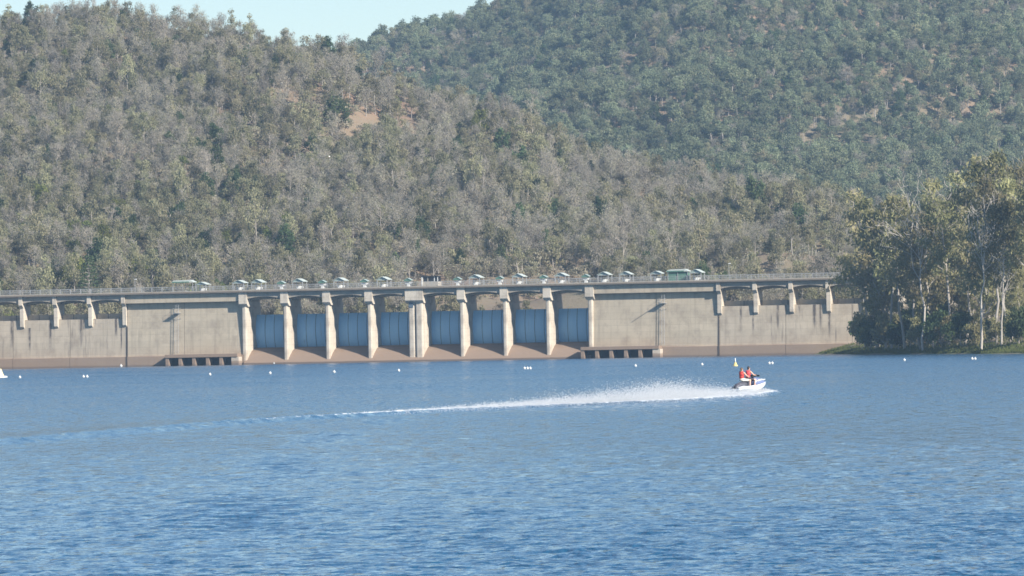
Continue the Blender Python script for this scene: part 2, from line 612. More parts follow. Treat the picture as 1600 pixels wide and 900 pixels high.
def resample(P, step):
    d = np.concatenate([[0], np.cumsum(np.linalg.norm(np.diff(P, axis=0), axis=1))])
    s = np.arange(0, d[-1], step)
    Q = np.stack([np.interp(s, d, P[:, k]) for k in (0, 1)], 1)
    ker = np.ones(9) / 9
    pad = np.pad(Q, ((4, 4), (0, 0)), mode='edge')
    return np.stack([np.convolve(pad[:, k], ker, 'valid') for k in (0, 1)], 1)


WAKE_S = resample(WAKE, 0.5)
OLD_S = resample(OLD_WAKE, 0.5)


def path_dist(X, Y, path, reach):
    """signed lateral distance to a path and arc length along it; inf where farther than reach"""
    lat = np.full(X.shape, np.inf)
    arc = np.zeros(X.shape)
    sel = np.where((X > path[:, 0].min() - reach) & (X < path[:, 0].max() + reach) & (Y > path[:, 1].min() - reach) & (Y < path[:, 1].max() + reach))[0]
    T = np.gradient(path, axis=0)
    T /= np.linalg.norm(T, axis=1)[:, None]
    for c in np.array_split(sel, max(1, len(sel) // 20000)):
        if len(c) == 0:
            continue
        d2 = (X[c][:, None] - path[None, :, 0]) ** 2 + (Y[c][:, None] - path[None, :, 1]) ** 2
        j = d2.argmin(1)
        dx, dy = X[c] - path[j, 0], Y[c] - path[j, 1]
        l = dx * T[j, 1] - dy * T[j, 0]
        ok = d2[np.arange(len(c)), j] < reach ** 2
        lat[c] = np.where(ok, l, np.inf)
        arc[c] = j * 0.5
    return lat, arc


def water_material():
    m, nt, ns, ls, b = mat_new('lake_water')
    g = ns.new('ShaderNodeNewGeometry')
    P = g.outputs['Position']
    n1 = noise(ns, ls, mapped(ns, ls, P, (1.0, 0.5, 1.0)), 4.0, 4.0, 0.65)
    n2 = noise(ns, ls, mapped(ns, ls, P, (1.0, 0.35, 1.0)), 1.4, 3.0, 0.6)
    bp = node(ns, 'ShaderNodeBump', Strength=1.0, Distance=0.045)
    ls.new(n1, bp.inputs['Height'])
    bp2 = node(ns, 'ShaderNodeBump', Strength=1.0, Distance=0.28)
    ls.new(n2, bp2.inputs['Height'])
    ls.new(bp.outputs[0], bp2.inputs['Normal'])
    ls.new(bp2.outputs[0], b.inputs['Normal'])
    ra = ns.new('ShaderNodeAttribute')
    ra.attribute_name = 'rough'
    gust = noise(ns, ls, mapped(ns, ls, P, (0.05, 0.012, 1)), 1.0, 4.0, 0.6)
    paw = noise(ns, ls, mapped(ns, ls, P, (1.7, 0.22, 1)), 1.0, 5.0, 0.7)
    k = mth(ns, ls, 'ADD', mth(ns, ls, 'MULTIPLY', gust, 1.2), mth(ns, ls, 'MULTIPLY', mth(ns, ls, 'SUBTRACT', paw, 0.5), 5.0))
    rr = mth(ns, ls, 'MULTIPLY', ra.outputs['Fac'], mth(ns, ls, 'MAXIMUM', mth(ns, ls, 'ADD', k, 0.4), 0.3))
    fa = ns.new('ShaderNodeAttribute')
    fa.attribute_name = 'foam'
    fn = noise(ns, ls, mapped(ns, ls, P, (3.0, 1.2, 3.0)), 1.0, 5.0, 0.7)
    foam = mth(ns, ls, 'SUBTRACT', mth(ns, ls, 'MULTIPLY', fa.outputs['Fac'], 1.75), mth(ns, ls, 'MULTIPLY', fn, 1.25), True)
    foam = ramp(ns, ls, foam, [(0.0, 0.0), (0.22, 1.0)])
    ls.new(mixc(ns, ls, foam, (0.020, 0.088, 0.172), (0.82, 0.84, 0.85)), b.inputs['Base Color'])
    ls.new(mth(ns, ls, 'MAXIMUM', rr, foam), b.inputs['Roughness'])
    b.inputs['IOR'].default_value = 1.333
    return m


def build_water():
    ang = math.radians(7.6)
    rows = [78.0]
    while rows[-1] < 1476:
        d = rows[-1]
        rows.append(d + min(6.0, max(0.075, 0.088 * (d / 100) ** (1.25 if d < 420 else 1.55))))
    Yr = np.array(rows)
    nc = 380
    tn = np.tan(np.linspace(-ang, ang, nc))
    X = (Yr[:, None] * tn[None, :])
    Y = np.repeat(Yr[:, None], nc, 1)
    sy = np.gradient(Yr)[:, None] * np.ones((1, nc))
    sx = (Yr[:, None] * 2 * math.tan(ang) / nc) * np.ones((1, nc))
    X, Y, sx, sy = X.ravel(), Y.ravel(), sx.ravel(), sy.ravel()
    r = np.random.default_rng(21)
    h = np.zeros_like(X)
    lat, arc = path_dist(X, Y, WAKE_S, 14.0)
    lat2, arc2 = path_dist(X, Y, OLD_S, 7.0)
    L_all = np.concatenate([np.exp(np.linspace(math.log(0.26), math.log(0.95), 66)), np.exp(np.linspace(math.log(1.0), math.log(4.5), 18))])
    calm = 1 - 0.55 * np.exp(-((lat + 4.5) / 3.0) ** 2)        # flattened water inside the wake, on the viewer's side
    calm = calm + 0.9 * np.exp(-((lat - 0.2) / 1.5) ** 2)
    calm[~np.isfinite(lat)] = 1
    patch = 1 + 0.16 * smooth_noise(X, Y * 0.5, 30, 12) + 0.14 * smooth_noise(X, Y * 0.4, 9, 13)
    patch = np.clip(patch, 0.6, 1.5)
    for L in L_all:
        a = math.radians(r.normal(70, 36))
        kx, ky = 2 * math.pi / L * math.cos(a), 2 * math.pi / L * math.sin(a)
        res = np.clip((L / (np.abs(math.sin(a)) * sy + np.abs(math.cos(a)) * sx + 1e-6) - 2.2) / 2.0, 0, 1)
        amp = min(0.0043 * L, 0.0025)
        ph = kx * X + ky * Y + r.uniform(0, 6.28) + 0.7 * smooth_noise(X, Y, 9 + 3 * L, int(L * 100))
        w = np.cos(ph)
        h += amp * res * (w + 0.30 * np.cos(2 * ph))
    h *= patch * calm
    # the fresh wake: a crest either side of the track and a trough
    fin = np.isfinite(lat)
    lt = np.where(fin, lat, 1e3)
    back = WAKE_S.shape[0] * 0.5 - arc
    fade = np.exp(-back / 320.0)
    h += np.where(fin, 0.24 * fade * (np.exp(-((lt - 0.9) / 0.55) ** 2) + 0.9 * np.exp(-((lt + 1.1) / 0.6) ** 2) - 0.7 * np.exp(-(lt / 0.5) ** 2)), 0)
    for k, (off, am) in enumerate(((3.2, 0.07), (-3.4, 0.06), (-6.0, 0.05), (5.6, 0.045))):
        h += np.where(fin, am * np.exp(-((lt - off) / 0.7) ** 2) * (0.7 + 0.3 * np.sin(arc * 0.9 + k)), 0)
    # the older crossing wake, a train of steep short crests
    fin2 = np.isfinite(lat2)
    l2 = np.where(fin2, lat2, 1e3)
    h += np.where(fin2, 0.035 * patch * np.exp(-(l2 / 1.7) ** 2) * np.sin(arc2 * 2 * math.pi / 2.6 + l2 * 1.5 + 0.6 * np.sin(arc2 * 0.23)) * (0.6 + 0.4 * np.sin(arc2 * 0.11 + 1)), 0)
    h += np.where(fin2, 0.03 * patch * np.exp(-((l2 - 1.0) / 0.7) ** 2) * (0.5 + 0.5 * np.sin(arc2 * 0.9)), 0)
    edge = np.clip((np.tan(ang) - np.abs(X / Y)) / 0.01, 0, 1) * np.clip((Y - 79) / 5, 0, 1) * np.clip((1300 - Y) / 500, 0, 1)
    h *= edge
    foam = np.where(fin, np.exp(-(np.abs(lt) / 1.25) ** 2) * np.interp(back, [0, 25, 60, 85, 110, 135], [1.0, 1.0, 0.85, 0.62, 0.35, 0.0]), 0)
    rough = np.interp(Y, [60, 150, 400, 900, 1400, 1470], [0.06, 0.09, 0.18, 0.25, 0.24, 0.14])
    band = np.where(fin, 0.30 * np.exp(-((lt - 0.2) / 1.4) ** 2) * (0.8 + 0.4 * np.sin(arc * 0.35)) - 0.45 * np.exp(-((lt + 5.5) / 3.2) ** 2), 0)
    rough = rough * (1 + band)
    n, nr_ = nc, len(Yr)
    v = np.stack([X, Y, h], 1)
    i = np.arange(n * nr_).reshape(nr_, n)
    f = np.stack([i[:-1, :-1], i[:-1, 1:], i[1:, 1:], i[1:, :-1]], -1).reshape(-1, 4)
    # the rest of the lake as plain sheets round the rippled part
    ex = []
    t = math.tan(ang)
    base = len(v)
    pts = np.array([(-78 * t, 78), (78 * t, 78), (1476.0 * t, rows[-1]), (-1476.0 * t, rows[-1]),
                    (-1200, -500), (1200, -500), (1200, 700), (1200, 1476), (-1200, 1476)], float)
    pts[2, 0] = rows[-1] * t
    pts[3, 0] = -rows[-1] * t
    v = np.concatenate([v, np.concatenate([pts, np.zeros((len(pts), 1))], 1)])
    rough = np.concatenate([rough, np.full(len(pts), 0.2)])
    foam = np.concatenate([foam, np.zeros(len(pts))])
    extra = [(4, 5, 1, 0), (5, 7, 2, 1), (8, 4, 0, 3)]
    m = bpy.data.meshes.new('lake_water')
    m.vertices.add(len(v))
    m.vertices.foreach_set('co', v.ravel())
    f = np.concatenate([f, np.array(extra) + base])
    m.loops.add(f.size)
    m.loops.foreach_set('vertex_index', f.ravel().astype(np.int32))
    m.polygons.add(len(f))
    m.polygons.foreach_set('loop_start', np.arange(0, f.size, 4, dtype=np.int32))
    m.polygons.foreach_set('use_smooth', np.ones(len(f), bool))
    m.update(calc_edges=True)
    m.attributes.new('rough', 'FLOAT', 'POINT').data.foreach_set('value', rough.astype(np.float32))
    m.attributes.new('foam', 'FLOAT', 'POINT').data.foreach_set('value', foam.astype(np.float32))
    m.materials.append(water_material())
    o = link('lake_water', m)
    tag(o, kind='structure', label='rippled blue lake water with a fading wake')


build_water()

# ------------------------------------------------------------------ dam
dam = empty('dam', (P0[0], P0[1], 0), DAM_ROT)
tag(dam, 'long pale concrete dam with eight blue radial gates across the lake', 'dam')

ABUT_PROFILE = [(7.2, -5), (1.25, -5), (1.25, 2.40), (1.60, 2.52), (2.15, 11.70), (4.50, 11.75), (4.52, 13.0), (6.6, 13.0)]
SOLID_PROFILE = [(7.2, -5), (1.25, -5), (1.25, 2.40), (1.60, 2.52), (2.35, 17.40), (6.6, 17.40)]
GAP = 0.05


def wall_block(u0, u1, prof, mat):
    MB().prism_u(prof, u0 + GAP, u1 - GAP).build('wall_block', mat, dam)


for u0, u1 in ((-134, -118), (-118, -103.2), (-103.2, -88.4), (-88.4, -73.6)):
    wall_block(u0, u1, ABUT_PROFILE, M['wall_left'])
wall_block(-73.6, -59.0, SOLID_PROFILE, M['wall_solid'])
wall_block(-59.0, -43.6, SOLID_PROFILE, M['wall_solid'])
wall_block(43.2, 59.0, SOLID_PROFILE, M['wall_solid'])
wall_block(59.0, 74.5, SOLID_PROFILE, M['wall_solid'])
for u0, u1 in ((74.5, 90.5), (90.5, 106.5), (106.5, 122.5), (122.5, 134)):
    wall_block(u0, u1, ABUT_PROFILE, M['wall_right'])
for u in (-118, -103.2, -88.4, -73.6, -59, 59, 74.5, 90.5, 106.5):
    prof = SOLID_PROFILE if abs(u) < 60 else ABUT_PROFILE
    w = 0.16 if abs(abs(u) - 74) < 1 else GAP
    q = [(a + (0.10 if a < 4 else -0.1), b - 0.02) for a, b in prof]
    MB().prism_u(q, u - GAP * 0.98, u + GAP * 0.98).build('joint_filler', M['joint'], dam)
for u in (-73.75, 74.25):     # wide water-stained contraction joints
    MB().prism_u([(1.17, -2), (1.17, 2.43), (1.50, 2.58), (1.90, 9.65), (2.4, 9.65), (2.4, -2)], u - 0.15, u + 0.15).build('joint_strip', M['joint'], dam)

# spillway
SILL = [(0.45, -5), (0.45, 0.40), (0.75, 0.62), (1.3, 0.98), (3.0, 2.2), (5.0, 3.25), (7.0, 3.92), (8.6, 4.05), (11, 3.3), (15, 0.0), (15, -5)]
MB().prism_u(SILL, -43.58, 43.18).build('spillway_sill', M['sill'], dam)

PIER_U = [-43.55, -33.05, -22.45, -11.85, -0.4, 11.25, 21.95, 32.60, 43.05]   # centre lines
PIER_W = [1.2, 1.05, 1.05, 1.05, 3.6, 1.05, 1.05, 1.05, 1.2]


def pier_mesh(hw, nose=1.25, z0=-4.9, z1=17.40):
    """a pier with rounded upstream corners and a battered tail"""
    r = min(0.42, hw * 0.6)
    plan = []
    for k in range(5):
        t = math.pi / 2 * k / 4
        plan.append((-hw + r - r * math.cos(t), nose + r - r * math.sin(t)))
    for k in range(5):
        t = math.pi / 2 * (1 - k / 4)
        plan.append((hw - r + r * math.cos(t), nose + r - r * math.sin(t)))
    n = len(plan)
    b = MB()
    lo = [(a, v, z0) for a, v in plan] + [(hw, 17.0, z0), (-hw, 17.0, z0)]
    mid = [(a, v, 11.5) for a, v in plan] + [(hw, 13.0, 11.5), (-hw, 13.0, 11.5)]
    hi = [(a, v, z1) for a, v in plan] + [(hw, 11.2, z1), (-hw, 11.2, z1)]
    n += 2
    fs = [tuple(range(n - 1, -1, -1)), tuple(range(2 * n, 3 * n))]
    for q in (0, n):
        fs += [(q + i, q + (i + 1) % n, q + n + (i + 1) % n, q + n + i) for i in range(n)]
    return b.add(lo + mid + hi, fs)


for u, w in zip(PIER_U, PIER_W):
    if w < 3:
        o = pier_mesh(w / 2).build('pier', M['pier'], dam)
        o.location = (u, 0, 0)
        parts = [o]
    else:
        o = pier_mesh(w / 4 - 0.10).build('pier', M['pier'], dam)
        o.location = (u - w / 4 - 0.05, 0.12, 0)
        o2 = pier_mesh(w / 4 + 0.02).build('pier', M['pier'], dam)
        o2.location = (u + w / 4 + 0.07, 0, 0)
        MB().box(u - 0.12, u + 0.10, 1.75, 10.8, -4.9, 17.3).build('joint_filler', M['joint'], dam)
        MB().box(u - 1.55, u - 0.45, 1.22, 1.40, 13.0, 14.45).build('gauge_box', M['seam'], dam)
    cw = w / 2 + 0.46
    # cap: a corbelled block carrying the bridge seat
    cap = MB().prism_u([(0.45, 17.40), (0.45, 14.65), (0.62, 14.50), (1.60, 13.95), (9.5, 13.95), (9.5, 17.40)], u - cw, u + cw)
    cap.build('pier_cap', M['pier'], dam, bevel=0.05)

# radial gates
GV, GR, GZ = 8.3, 9.2, 8.0


def gate_plate(u0, u1):
    n = 10
    b = MB()
    pts = []
    for k in range(n + 1):
        z = 4.0 + 8.0 * k / n
        pts.append((GV + GR - math.sqrt(GR ** 2 - (z - GZ) ** 2), z))
    back = [(v + 0.12, z) for v, z in reversed(pts)]
    return b.prism_u(pts + back, u0, u1)


for g in range(8):
    ua = PIER_U[g] + PIER_W[g] / 2 + 0.03
    ub = PIER_U[g + 1] - PIER_W[g + 1] / 2 - 0.03
    ge = bpy.data.objects.new('gate', None)
    COL.objects.link(ge)
    ge.parent = dam
    n = 4
    for k in range(n):
        a = ua + (ub - ua) * k / n + 0.02
        c = ua + (ub - ua) * (k + 1) / n - 0.02
        p = gate_plate(a, c).build('skin_plate', M['gate'], ge)
        p.location.y = 0.03 * ((k + g) % 2)
        if k:
            sm = gate_plate(a - 0.075, a + 0.03).build('seam_cover', M['seam'], ge)
            sm.location.y = -0.05
    # stiffeners and arms behind the skin
    rb = MB()
    for z in (4.6, 6.8, 9.2, 11.4):
        v = GV + GR - math.sqrt(GR ** 2 - (z - GZ) ** 2) + 0.16
        rb.box(ua + 0.02, ub - 0.02, v, v + 0.5, z - 0.18, z + 0.18)
    rb.build('girder', M['gate'], ge)
    for s in (ua + 0.5, ub - 0.5):
        ab = MB()
        for z in (6.0, 10.0):
            ab.tube([(s, 9.0, z), (s, GV + GR - 3.2, GZ)], 0.22, 6)
        ab.build('gate_arm', M['gate'], ge)
    MB().box(ua + 0.02, ub - 0.02, 8.75, 9.05, 3.85, 4.03).build('seal_beam', M['dark'], ge)

# bridge: slab, kerbs, haunched beams, fascias, columns
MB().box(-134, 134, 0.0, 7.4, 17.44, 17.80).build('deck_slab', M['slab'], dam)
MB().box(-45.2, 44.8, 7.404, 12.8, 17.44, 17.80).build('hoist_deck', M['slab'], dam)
MB().box(-134, 134, 0.12, 0.42, 17.804, 17.98).build('kerb', M['beam'], dam)
MB().box(-134, 134, 6.95, 7.25, 17.804, 17.98).build('kerb', M['beam'], dam)


def haunched(u0, u1, zend, zmid, v0, v1):
    n = 14
    b = MB()
    poly = [(u1, 17.43), (u0, 17.43)]
    for k in range(n + 1):
        t = k / n
        e = abs(2 * t - 1)
        poly.append((u0 + (u1 - u0) * t, zmid + (zend - zmid) * e ** 2.2))
    return b.prism_v(poly, v0, v1)


COLS_L = [-127.3, -118.3, -109.5, -100.7, -91.9, -83.0, -74.2]
COLS_R = [74.6, 83.4, 92.1, 101.0, 109.8, 118.6, 127.4]
for us, w in ((PIER_U, 0.8), (COLS_L, 0.55), (COLS_R, 0.55)):
    for i in range(len(us) - 1):
        wa = PIER_W[i] / 2 + 0.47 if us is PIER_U else w
        wb = PIER_W[i + 1] / 2 + 0.47 if us is PIER_U else w
        a, c = us[i] + wa, us[i + 1] - wb
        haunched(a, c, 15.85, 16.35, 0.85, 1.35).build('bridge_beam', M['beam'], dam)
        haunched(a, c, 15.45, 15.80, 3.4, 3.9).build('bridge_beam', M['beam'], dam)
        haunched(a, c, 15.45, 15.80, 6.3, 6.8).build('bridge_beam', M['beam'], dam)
for a, c in ((-73.6, -44.75), (44.2, 73.95)):
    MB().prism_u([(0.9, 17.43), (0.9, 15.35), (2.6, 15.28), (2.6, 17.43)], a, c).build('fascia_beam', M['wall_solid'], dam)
for u in COLS_L + COLS_R:
    c = MB().prism_u([(0.5, 17.43), (0.5, 15.4), (1.45, 14.7), (1.45, 10.15), (1.9, 9.75), (2.4, 9.7), (2.4, 11.78), (6.4, 11.78), (6.4, 17.43)], u - 0.5, u + 0.5)
    c.build('column', M['pier'], dam, bevel=0.04)

# low-level outlet intakes at the foot of the solid blocks
for u0, us in ((-62.9, [-62.4, -59.1, -55.6, -52.1, -48.7, -45.1]), (41.3, [41.7, 45.2, 48.7, 52.3, 55.8, 59.8])):
    e = bpy.data.objects.new('outlet_intake', None)
    COL.objects.link(e)
    e.parent = dam
    MB().box(u0, us[-1] + 0.7, -1.7, 1.24, 1.95, 2.75).build('roof_slab', M['sill'], e, bevel=0.04)
    MB().box(u0 + 0.1, us[-1] + 0.6, 1.05, 1.235, -3, 1.94).build('intake_shade', M['dark'], e)  # near-black sheet against the wall, painting the shade between the pillars
    for k, u in enumerate(us):
        hw = 0.42 if k < 5 else 0.95
        MB().box(u - hw, u + hw, -1.5, 1.04, -4, 1.948).build('pillar', M['pier'] if k == 5 else M['sill'], e, bevel=0.04)


# ladders on the wall with a small landing
def wall_ladder(u, label, jib):
    e = empty('wall_ladder', dam_world(u, 1.7), DAM_ROT)
    tag(e, label, 'ladder')

    def face(z):
        return 1.60 + (z - 2.5) * 0.75 / 14.9 - 1.7
    for s in (-0.32, 0.32):
        MB().tube([(s, face(2.9) - 0.9, 2.9), (s, face(17.5) - 0.9, 15.2)], 0.05, 6).build('rail', M['galv'], e)
    r = MB()
    for k in range(30):
        z = 3.1 + k * 0.4
        r.tube([(-0.32, face(z) - 0.88, z), (0.32, face(z) - 0.88, z)], 0.022, 5)
    tag(r.build('rungs', M['galv'], e), kind='stuff')
    for z in (3.6, 6.2, 8.8, 11.4):
        for s in (-0.3, 0.3):
            MB().tube([(s, face(z) - 0.9, z), (s, face(z), z)], 0.03, 5).build('wall_bracket', M['galv'], e)
    MB().box(-0.75, 0.75, face(13) - 1.75, face(13), 12.70, 12.82).build('landing', M['galv'], e)
    for s in (-0.7, 0.7):
        MB().tube([(s, face(12) - 1.65, 12.7), (s, face(11.4), 11.3)], 0.05, 5).build('brace', M['galv'], e)
        MB().tube([(s, face(13) - 1.7, 12.8), (s, face(13) - 1.7, 13.9), (s, face(13) - 0.1, 13.9)], 0.03, 5).build('handrail', M['galv'], e)
    if jib:
        MB().tube([(-0.2, face(13) - 0.3, 13.1), (-0.2, face(13) - 4.2, 13.2)], [0.09, 0.06], 6).build('davit_arm', M['galv'], e)
    return e


wall_ladder(-60.6, 'steel wall ladder with small landing on the pale wall left of the gates', False)
wall_ladder(60.9, 'steel wall ladder with davit arm on the pale wall right of the gates', True)


# ------------------------------------------------------------------ things on the deck
def railing(v, label):
    e = empty('bridge_railing', dam_world(0, v, 17.80), DAM_ROT)
    tag(e, label, 'railing', 'railings along the dam bridge')
    pm = MB().box(-0.05, 0.05, -0.05, 0.05, 0.0, 1.36).mesh('post', M['galv'])
    n = int(264 / 2.62)
    pick = MB()
    for i in range(n + 1):
        u = -132 + i * 2.62
        o = link('post', pm, e)
        o.location = (u, 0, 0)
        for k in range(1, 12):
            x = u + 2.62 * k / 12
            pick.box(x - 0.011, x + 0.011, -0.011, 0.011, 0.22, 1.27)
    for z, h in ((1.28, 0.035), (0.20, 0.025), (0.75, 0.02)):
        MB().box(-132, -132 + n * 2.62, -0.06, -0.051, z - h, z + h).build('rail', M['galv'], e)
    tag(pick.build('pickets', M['galv'], e), kind='stuff')


railing(0.28, 'galvanised steel railing along the lake side of the dam bridge')
railing(7.10, 'galvanised steel railing along the far side of the dam bridge')


def shelter(u, v, w, d, h, rise, roofmat, label, name='hoist_shelter', group=None, machine=True):
    e = empty(name, dam_world(u, v, 17.80), DAM_ROT)
    tag(e, label, 'shelter', group)
    pm = MB().box(-0.09, 0.09, -0.09, 0.09, 0, h).mesh('post', M['galv'])
    for sx in (-1, 1):
        for sy in (-1, 1):
            o = link('post', pm, e)
            o.location = (sx * (w / 2 - 0.25), sy * (d / 2 - 0.3), 0)
    n = 10
    top, bot = [], []
    for k in range(n + 1):
        t = -1 + 2 * k / n
        z = h + rise * (1 - abs(t) ** 1.1)
        top.append((t * w / 2, z + 0.07))
        bot.append((t * w / 2, z))
    MB().prism_v(top + bot[::-1], -d / 2, d / 2).build('roof', roofmat, e)
    for s in (-d / 2 + 0.32, d / 2 - 0.38):
        MB().prism_v([(x * 0.93, z - 0.01) for x, z in bot], s, s + 0.05).build('gable_panel', M['gable'], e)
    MB().box(-w / 2 + 0.2, w / 2 - 0.2, -d / 2 + 0.24, -d / 2 + 0.30, h - 0.16, h - 0.03).build('cross_rail', M['galv'], e)
    if machine:
        mb = MB().box(-0.55, 0.35, -0.6, 0.6, 0.0, 0.5).box(-0.35, 0.15, -0.4, 0.4, 0.5, 0.95)
        mb.tube([(-0.9, 0.0, 0.62), (0.9, 0.0, 0.62)], 0.28, 10)
        mb.build('winch_drum', M['white'], e, bevel=0.03)
    return e


def winch(u, v, label):
    e = empty('gate_winch', dam_world(u, v, 17.80), DAM_ROT)
    tag(e, label, 'winch', 'white winches beside the hoist shelters')
    MB().box(-0.35, 0.35, -0.4, 0.4, 0.0, 0.85).build('pedestal', M['white'], e, bevel=0.04)
    MB().box(-0.75, 0.75, -0.45, 0.45, 0.86, 1.30).build('gearbox', M['white'], e, bevel=0.06)
    MB().tube([(0.75, 0, 1.08), (1.0, 0, 1.08)], 0.22, 10).build('motor', M['galv'], e)
    for s in (-0.7, 0.7):
        MB().tube([(s, 0.5, 0), (s, 0.5, 1.75)], 0.045, 5).build('post', M['galv'], e)
    n = 8
    pts = [(-0.95 + 1.9 * k / n, 1.68 + 0.5 * (1 - abs(-1 + 2 * k / n) ** 1.1)) for k in range(n + 1)]
    MB().prism_v([(a, b + 0.06) for a, b in pts] + pts[::-1], -0.9, 1.0).build('roof', M['gable'], e)
    MB().prism_v([(a * 0.95, b - 0.005) for a, b in pts] + [(-0.9, 1.45), (0.9, 1.45)][::-1], -0.78, -0.72).build('gable_panel', M['greendark'], e)


ORD = ['first', 'second', 'third', 'fourth', 'fifth', 'sixth', 'seventh', 'eighth', 'ninth']
SH_U = [-40.3, -29.9, -19.5, -8.6, None, 14.5, 25.2, 35.7, 46.3]
for i, u in enumerate(SH_U):
    if u is not None:
        shelter(u, 3.2, 3.0, 3.8, 1.95, 0.72, M['greenroof'],
                'arched pale green hoist shelter above the %s gate pier from the left' % ORD[i], group='hoist shelters on the dam bridge')
WI_U = [None, -34.2, -23.8, -13.2, -2.2, 10.1, 20.6, 31.5, 41.9]
for i, u in enumerate(WI_U):
    if u is not None:
        winch(u, 2.3, 'small white winch under a green hood above the %s gate pier from the left' % ORD[i])
shelter(-45.0, 3.2, 3.2, 3.6, 1.9, 0.7, M['greenroof'], 'arched green hoist shelter just left of the first gate pier', group='hoist shelters on the dam bridge')
shelter(-54.6, 3.4, 3.0, 3.6, 1.75, 0.6, M['greenroof'], 'arched green shelter above the left solid wall beside a long flat roof', group='hoist shelters on the dam bridge')
shelter(51.6, 3.2, 3.0, 3.6, 1.95, 0.7, M['greenroof'], 'lone arched green shelter above the right solid wall', group='hoist shelters on the dam bridge')
shelter(59.2, 3.2, 3.0, 3.6, 1.95, 0.65, M['greenroof'], 'arched green shelter touching the left end of the green shed', group='hoist shelters on the dam bridge')
shelter(68.9, 3.2, 3.2, 3.8, 2.0, 0.8, M['greenroof'], 'arched green shelter right of the long green shed', group='hoist shelters on the dam bridge')


def flat_shed(u, v, w, d, h, label, closed):
    e = empty('equipment_shed', dam_world(u, v, 17.80), DAM_ROT)
    tag(e, label, 'shed')
    pm = MB().box(-0.06, 0.06, -0.06, 0.06, 0, h).mesh('post', M['galv'])
    for sx in (-1, 0, 1):
        for sy in (-1, 1):
            o = link('post', pm, e)
            o.location = (sx * (w / 2 - 0.3), sy * (d / 2 - 0.3), 0)
    MB().prism_v([(-w / 2, h), (w / 2 - 0.9, h + 0.02), (w / 2, h + 0.02), (w / 2, h + 0.12), (w / 2 - 1.0, h + 0.62), (-w / 2 + 0.6, h + 0.55), (-w / 2, h + 0.2)],
                 -d / 2, d / 2).build('roof', M['greenroof'], e)
    MB().box(-w / 2 + 0.1, w / 2 - 1.1, -d / 2 - 0.03, -d / 2 - 0.004, h - 0.02, h + 0.26).build('gutter_board', M['greendark'], e)
    if closed:
        MB().box(-w / 2 + 0.4, w / 2 - 0.4, -d / 2 + 0.4, d / 2 - 0.4, 0.0, h - 0.02).build('cladding', M['greendark'], e)


flat_shed(-59.9, 5.0, 5.6, 2.8, 2.35, 'long flat green roof on posts above the left solid wall', False)
flat_shed(64.0, 5.0, 5.4, 3.0, 2.35, 'long dark green shed with pale roof on the right of the bridge', True)

hut = empty('control_hut', dam_world(3.6, 2.6, 17.80), DAM_ROT)
tag(hut, 'flat-roofed control hut with dark window band near the middle of the bridge', 'hut')
MB().box(-1.9, 1.9, -1.5, 1.5, 0, 1.25).build('wall', M['hutwall'], hut)
MB().box(-1.8, 1.8, -1.4, 1.4, 1.254, 2.45).build('window_band', M['glassdark'], hut)
for x in (-1.84, -0.62, 1.02, 1.84):
    MB().box(x - 0.09, x + 0.09, -1.5, -1.41, 1.254, 2.45).build('mullion', M['white'] if x > 1 else M['hutwall'], hut)
MB().box(-2.2, 2.2, -1.8, 1.8, 2.455, 2.62).build('roof', M['dark'], hut)
MB().box(-2.12, -1.92, -1.72, -1.52, 0, 2.45).build('downpipe', M['white'], hut)


def lamp_post(u, v, h, label):
    e = empty('lamp_post', dam_world(u, v, 17.80), DAM_ROT)
    tag(e, label, 'lamp post', 'lamp posts on the dam bridge')
    MB().tube([(0, 0, 0), (0, 0, h)], [0.07, 0.045], 6).build('pole', M['galv'], e)
    MB().box(-0.1, 0.45, -0.14, 0.14, h - 0.02, h + 0.16).build('lamp_head', M['white'], e, bevel=0.03)


lamp_post(-71.0, 0.6, 3.3, 'slim lamp post on the bridge near its left end')
lamp_post(77.3, 0.6, 3.9, 'slim lamp post on the bridge right of the green shed')


# ------------------------------------------------------------------ trees
def rand_unit(r):
    v = r.normal(size=3)
    return v / np.linalg.norm(v)


